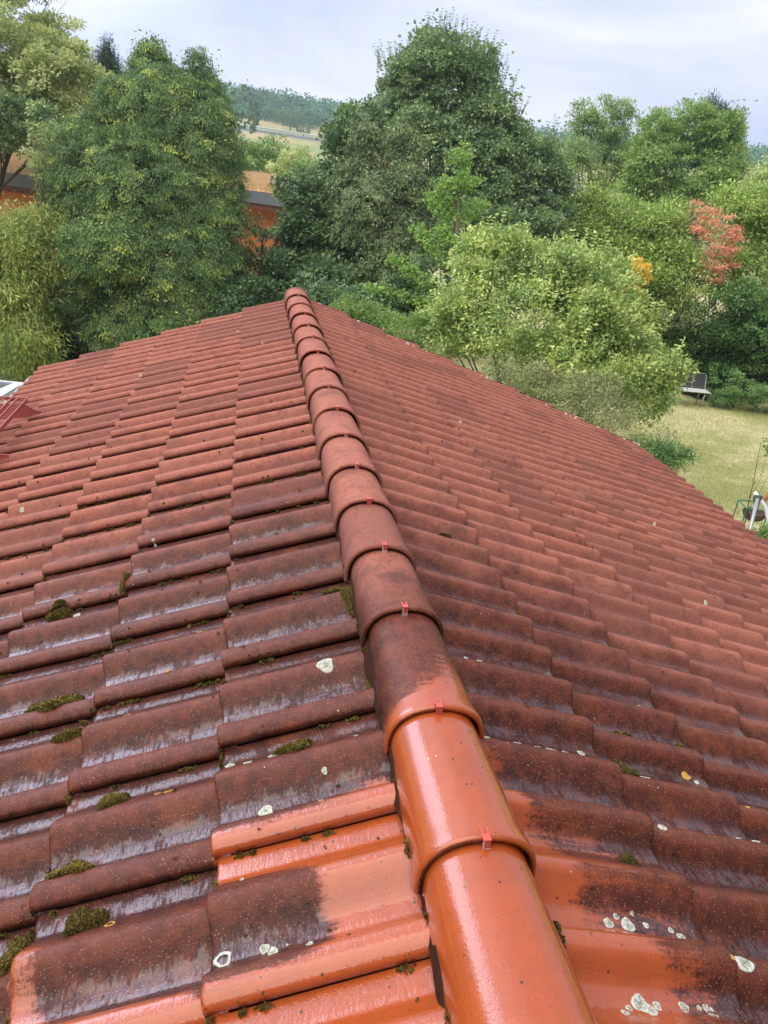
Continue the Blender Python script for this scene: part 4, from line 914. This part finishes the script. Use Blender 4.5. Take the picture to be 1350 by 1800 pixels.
# ------------------------------------------------------------------ orange building with planted roof
M_ORANGE=simple('orange_render',(.62,.20,.075),.85,.2,var=.07,scale=2); M_FASC=simple('zinc_fascia',(.16,.18,.21),.5,.5,var=.1)
M_SOFF=simple('brown_soffit',(.16,.055,.030),.8); M_SOIL=simple('dry_sedum_mat',(.62,.38,.19),.95,.1,var=.4,scale=5)
M_DRY=leaf_mat('dry_grass_blades',(.58,.36,.20),(.78,.55,.34),(.88,.74,.52),.3,.8,.1)
def flat_house(label,pA,pB,depth,hcrown,seed,blade=7000):
    """pA,pB photographed ends of the upper fascia edge with distances"""
    A_=at(*pA[:2],pA[2]); B_=at(*pB[:2],pB[2]); zt=(A_[2]+B_[2])/2; A_[2]=B_[2]=zt
    u=nz(B_-A_); v=np.array([-u[1],u[0],0]); v=v if v@FWD>0 else -v; L_=np.linalg.norm(B_-A_); 
    e=empty('flat_roofed_building',(A_[0],A_[1],GZ)); tag(e,label,'building')
    def P(a,b,z): return tuple(A_+u*a+v*b+np.array([0,0,z-zt]))
    def bx(m,a0,a1,b0,b1,z0,z1):
        vs=[P(a,b,z) for z in(z0,z1) for a,b in((a0,b0),(a1,b0),(a1,b1),(a0,b1))]; m.add(vs,[(0,3,2,1),(4,5,6,7),(0,1,5,4),(1,2,6,5),(2,3,7,6),(3,0,4,7)])
    m=MB(); bx(m,.5,L_-.5,.6,depth-.5,GZ,zt-.62); m.build('wall',M_ORANGE,e)
    m=MB(); bx(m,0,L_,0,.05,zt-.42,zt); bx(m,0,.05,.05,depth,zt-.42,zt); bx(m,L_-.05,L_,.05,depth,zt-.42,zt); bx(m,.05,L_-.05,depth-.05,depth,zt-.42,zt); m.build('fascia',M_FASC,e)
    m=MB(); bx(m,.05,L_-.05,.05,depth-.05,zt-.62,zt-.43); m.build('soffit',M_SOFF,e)
    n=14; V=[]
    for i in range(n+1):
        b=.06+(depth-.12)*i/n; z=zt-.05+hcrown*math.sin(math.pi*i/n)**.8
        V+=[P(.06,b,z),P(L_-.06,b,z)]
    V+= [P(.06,.06,zt-.3),P(L_-.06,.06,zt-.3),P(.06,depth-.06,zt-.3),P(L_-.06,depth-.06,zt-.3)]
    m=MB(); fs=[(2*i,2*i+1,2*i+3,2*i+2) for i in range(n)]+[tuple([2*i for i in range(n+1)]+[2*n+4,2*n+2]),tuple([2*i+1 for i in range(n,-1,-1)]+[2*n+3,2*n+5])]
    m.add(V,fs); m.build('planted_roof',M_SOIL,e)
    rs=np.random.RandomState(seed); a=rs.rand(blade)*(L_-.3)+.15; bb=rs.rand(blade)*.75; b=.1+(depth-.2)*bb; z=zt-.08+hcrown*np.sin(np.pi*b/depth)**.8
    Pp=A_+a[:,None]*u+b[:,None]*v; Pp[:,2]=z
    V=leaves(Pp,UPV*1.0+rs.normal(size=(blade,3))*.28,-FWD+rs.normal(size=(blade,3))*.5,rs.uniform(.10,.34,blade),.018,0)
    np_mesh('dry_grass',V,np.arange(len(V)).reshape(-1,4),M_DRY,e,{'tone':np.repeat(np.clip(rs.normal(.5,.25,blade),0,1),4)},False)['kind']='stuff'
    return e,P,bx
flat_house('orange rendered building with a dry grass roof and zinc fascia at the left edge',(-160,283,27),(92,312,25.5),6,.5,51,9000)
e,P,bx=flat_house('orange rendered building with a curved planted roof seen between thuja and hazel',(350,318,29),(520,350,27),4.2,.42,52,9000)
# pale buildings glimpsed through the far trees
for lab,(x0,x1,yt,yb,D) in {'white gabled house glimpsed below the robinia':(985,1030,318,352,48),'white house half hidden left of the robinia trunk':(940,985,335,375,45)}.items():
    A_=at(x0,yt,D);B_=at(x1,yt,D); e=empty('white_house',(A_[0],A_[1],GZ)); tag(e,lab,'house','white houses beyond the trees')
    zt=(A_[2]+B_[2])/2; u=nz((B_-A_)*np.array([1,1,0])); v=np.array([-u[1],u[0],0]); L_=np.linalg.norm((B_-A_)[:2]); v=v if v@FWD>0 else -v
    def Q_(a,b,z): return (A_[0]+u[0]*a+v[0]*b,A_[1]+u[1]*a+v[1]*b,z)
    m=MB(); m.add([Q_(a,b,z) for z in(GZ,zt-.9) for a,b in((0,0),(L_,0),(L_,6),(0,6))],[(0,3,2,1),(4,5,6,7),(0,1,5,4),(1,2,6,5),(2,3,7,6),(3,0,4,7)]); m.build('wall',simple('white_render',(.78,.78,.78),.8),e)
    m=MB(); m.add([Q_(-.3,-.3,zt-.9),Q_(L_+.3,-.3,zt-.9),Q_(L_+.3,6.3,zt-.9),Q_(-.3,6.3,zt-.9),Q_(-.3,3,zt+.5),Q_(L_+.3,3,zt+.5)],[(0,3,2,1),(0,1,5,4),(2,3,4,5),(1,2,5),(3,0,4)]); m.build('roof',simple('pale_metal_roof',(.62,.64,.68),.4),e)
    m=MB(); 
    for k in range(2): m.add([Q_(L_*(.25+.4*k)+a,-.02-b,z) for z in(zt-2.2,zt-1.3) for a,b in((0,0),(.6,0),(.6,.03),(0,.03))],[(0,3,2,1),(4,5,6,7),(0,1,5,4),(1,2,6,5),(2,3,7,6),(3,0,4,7)])
    m.build('window',simple('window_glass',(.05,.06,.08),.1,.6),e)

# ------------------------------------------------------------------ garden bench
M_WHITE=simple('weathered_white_seat',(.46,.46,.44),.6,var=.1); M_MESH=simple('dark_steel_mesh',(.10,.10,.10),.5,.4); M_STEEL=simple('galvanised_tube',(.42,.44,.45),.4,.5,metal=.4)
bp=ground(1232,716); a_=ground(1100,722); u=nz((bp-a_)*np.array([1,1,0])); u=nz(RT*1.0+FWD*.04); v=np.array([-u[1],u[0],0]); 
be=empty('garden_bench',tuple(bp)); tag(be,'steel garden bench with white seat and dark mesh back, half behind the shrub','bench')
def B(a,b,z): return tuple(bp+u*a+v*b+np.array([0,0,z]))
LB=2.0
m=MB()
vs=[]; 
for z0,b0 in((.42,-.06),(.45,-.08),(.45,.38),(.42,.38)): vs+=[B(-LB+.1,b0,z0),B(.16,b0,z0)]
m.add(vs,[(0,1,3,2),(2,3,5,4),(4,5,7,6),(6,7,1,0),(0,2,4,6),(1,7,5,3)]); m.build('seat',M_WHITE,be,bevel=.01)
m=MB()
for k in range(34):
    a=-LB+.12+k*(LB-.02)/33.0; m.tube([B(a,.40,.50),B(a,.50,.84)],.006,4,False)
for k in range(9):
    z=.50+k*.042; m.tube([B(-LB+.1,.40+.10*k/8,z),B(.13,.40+.10*k/8,z)],.006,4,False)
m.sheet([B(-LB+.12,.425,.50),B(.11,.425,.50),B(.11,.52,.84),B(-LB+.12,.52,.84)],.004,(0,1,0)); m.build('backrest',M_MESH,be)
for a in(-LB+.1,-.25,.14):
    m=MB(); m.tube([B(a,.36,.44),B(a,.41,.50),B(a,.50,.80),B(a-.04,.50,.83)] if a>0 else [B(a,.36,.44),B(a,.41,.50),B(a,.51,.85)],.016 if a!=-.25 else .012,6); m.build('back_frame',M_STEEL,be,True)
m=MB(); m.tube([B(-LB+.1,.5,.87),B(.10,.5,.87)],.014,6); m.tube([B(-LB+.1,.405,.49),B(.14,.405,.49)],.012,6); m.build('rail',M_STEEL,be,True)
for a,b in((0.0,.0),(0.0,.36),(-LB+.2,0.0),(-LB+.2,.36)):
    m=MB(); m.tube([B(a-.03,b,0),B(a+.02,b,.42)],.020,8); m.build('leg',M_STEEL,be,True)

# ------------------------------------------------------------------ swing frame and fire bowl near the right edge
D_=11.0
def S(px,py,d=0): return at(px,py,D_+d)
foot=at(1318,935,10.4); 
se=empty('garden_swing',tuple(np.array([foot[0],foot[1],GZ]))); tag(se,'white tubular garden swing frame cut off by the right edge','swing')
apex=S(1331,872); arch=[S(1326,865,.02),apex,S(1345,890),S(1352,918),S(1362,960,-.1)]
dn_=nz(arch[-1]-arch[-2]); 
gpt=arch[-1]+ (arch[-1]-arch[-2])*((arch[-1][2]-GZ)/(arch[-2][2]-arch[-1][2]))
m=MB(); m.tube(arch+[gpt],.032,10); m.build('arch_tube',simple('white_lacquer_tube',(.74,.74,.75),.35,.5,var=.05),se,True)
l0,l1=S(1332,876,-.03),S(1318,932,-.15); l2=l1+(l1-l0)*((l1[2]-GZ)/(l0[2]-l1[2])); m=MB(); m.tube([l0,l1,l2],.028,10); m.build('leg',M_STEEL,se,True)
m=MB(); m.box(tuple(S(1332,876)),(.09,.09,.11)); m.build('joint',M_MESH,se,bevel=.01)
m=MB(); m.tube([S(1342,882,.05),S(1365,850,.1),S(1400,820,.1)],.028,8); m.build('canopy_arm',simple('terracotta_lacquer',(.48,.17,.10),.5),se,True)
D_=12.4
fe=empty('fire_bowl_stand',tuple(ground(1325,930))); tag(fe,'green square metal stand holding a dark hanging bowl, behind the swing frame','fire bowl')
c0=ground(1325,930); 
hS=(at(1313,894,12.4)[2]-GZ); m=MB(); M_GREEN=simple('green_lacquer',(.05,.22,.15),.5,var=.1)
q0=at(1313,894,12.4); wS=.36
cs=[q0,q0+RT*wS,q0+RT*wS+FWD*wS,q0+FWD*wS]
for c in cs: m.tube([(c[0],c[1],GZ),tuple(c)],.012,6)
for i in range(4): m.tube([tuple(cs[i]),tuple(cs[(i+1)%4])],.012,6)
m.build('stand',M_GREEN,fe)
m=MB(); cc=sum(cs)/4+RT*.06; zc=q0[2]-.12; R_=.19; ring=[]
for k in range(7):
    a=math.pi/2*k/6; ring.append((R_*math.cos(a),zc-.16*math.sin(a)))
vs=[];n=20
for r_,z in ring:
    vs+=[(cc[0]+max(r_,.002)*math.cos(2*math.pi*j/n),cc[1]+max(r_,.002)*math.sin(2*math.pi*j/n),z) for j in range(n)]
for r_,z in ring[::-1]:
    vs+=[(cc[0]+max(r_-.01,.001)*math.cos(2*math.pi*j/n),cc[1]+max(r_-.01,.001)*math.sin(2*math.pi*j/n),z+.008) for j in range(n)]
m.add(vs,[(i*n+j,i*n+(j+1)%n,(i+1)*n+(j+1)%n,(i+1)*n+j) for i in range(13) for j in range(n)]); m.build('bowl',simple('rusty_bowl',(.13,.085,.07),.7,var=.4,scale=20),fe,True)
m=MB()
for k in range(3):
    a=2*math.pi*k/3; m.tube([(cc[0]+R_*math.cos(a),cc[1]+R_*math.sin(a),zc),(cc[0],cc[1],q0[2])],.004,4)
m.build('chain',M_MESH,fe)
tree('leafy_shrub','bright green shrub tips at the lower right, at the foot of the swing frame','shrub',
 [lobe(1345,935,20,16,10.6,.2),lobe(1330,945,16,10,10.5,.2),lobe(1365,930,16,30,10.6,.2)],M_LOWG,60,36,.10,.05,.02,61,r0=.02,tone=(.55,.2))
tree('overhanging_branch','small dark green leafy shrub tip reaching in over the lawn at the right edge','shrub',
 [lobe(1352,782,9,12,12,.12),lobe(1370,790,14,20,12,.15)],M_LOWG,24,26,.08,.06,.03,62,r0=.012,tone=(.25,.2))

# ------------------------------------------------------------------ canopy beyond the left eave
ca=empty('flat_canopy',tuple(ground(20,690))); tag(ca,'low flat grey canopy with a white rim beyond the left eave','canopy')
D_=12.0
c1,c2=at(36,676,13.2),at(-140,672,13.2); z_=c1[2]; c2[2]=z_
c3=at(-10,704,10.0); k_=(z_-CAM[2])/(c3[2]-CAM[2]); c3=CAM+(c3-CAM)*k_
u_=nz(c2-c1); ln=np.linalg.norm(c2-c1); v_=nz(np.array([u_[1],-u_[0],0])); v_=v_ if v_@FWD<0 else -v_
def K(a,b,z=0): return tuple(c1+u_*a+v_*b+np.array([0,0,z]))
m=MB(); m.sheet([K(0,0),K(0,3),K(ln,3),K(ln,0)],.03,(0,0,1)); m.build('panel',simple('grey_glass_panel',(.12,.135,.15),.12,.6),ca)
m=MB()
m.sheet([K(-.05,-.05,.03),K(-.05,.02,.03),K(ln,.02,.03),K(ln,-.05,.03)],.10,(0,0,1)); m.sheet([K(-.05,.0201,.03),K(-.05,3,.03),K(.45,3,.032),K(.10,.0201,.032)],.10,(0,0,1)); m.build('rim',simple('white_sheet_rim',(.60,.62,.66),.4),ca)
for a,b in((.05,.05),(.05,2.8)):
    q=K(a,b); m=MB(); m.box((q[0],q[1],(GZ+q[2]-.1)/2),(.08,.08,q[2]-.1-GZ)); m.build('post',M_STEEL,ca)

# ------------------------------------------------------------------ grass tufts and fallen leaves
rs=np.random.RandomState(70); n=60000
px=rs.uniform(1150,1420,n); t_=rs.rand(n); Pp=[]
r0_=11;r1_=20.5; xx=rs.uniform(5.5,16.5,n); yy=rs.uniform(9,20,n); Pp=np.stack([xx,yy,np.full(n,GZ-.005)],-1)
V=leaves(Pp,UPV+rs.normal(size=(n,3))*.6,-FWD+rs.normal(size=(n,3))*.6,rs.uniform(.025,.075,n),.012,0)
cl_=np.sin(xx*1.3+np.sin(yy*.9)*1.5)*np.sin(yy*1.1+np.cos(xx*.7))
M_GRASS=leaf_mat('lawn_grass',(0.246,0.328,0.090),(0.511,0.538,0.206),(0.804,0.786,0.494),.3,.7,.2)
o=np_mesh('grass',V,np.arange(len(V)).reshape(-1,4),M_GRASS,None,{'tone':np.repeat(np.clip(.5+.22*cl_+rs.normal(size=n)*.2,0,1),4)},False); tag(o,'short dry summer lawn','grass',kind='stuff')
n=900; xx=rs.uniform(-8.5,-3.5,n);yy=rs.uniform(14,20,n)
V=leaves(np.stack([xx,yy,np.full(n,GZ+.012)],-1),rs.normal(size=(n,3))*np.array([1,1,.1]),UPV+rs.normal(size=(n,3))*.15,.11,.05,.05)
o=np_mesh('fallen_leaves',V,np.arange(len(V)).reshape(-1,4),M_PALE,None,{'tone':np.repeat(rs.uniform(.5,1,n),4)},False); tag(o,'pale leaves scattered on the shaded lawn','leaves',kind='stuff')

# ------------------------------------------------------------------ haze
HAZE=True
if HAZE:
    m=MB(); m.box((0,200,20),(1300,1300,52)); 
    g=G('haze_air'); v_=g.n('ShaderNodeVolumePrincipled'); v_.inputs['Density'].default_value=.0007; v_.inputs['Color'].default_value=(.78,.89,1,1); v_.inputs['Anisotropy'].default_value=.3
    g.L(v_.outputs[0],g.out.inputs['Volume'])
    o=m.build('haze',g.m); tag(o,'thin bluish summer haze','haze',kind='stuff')
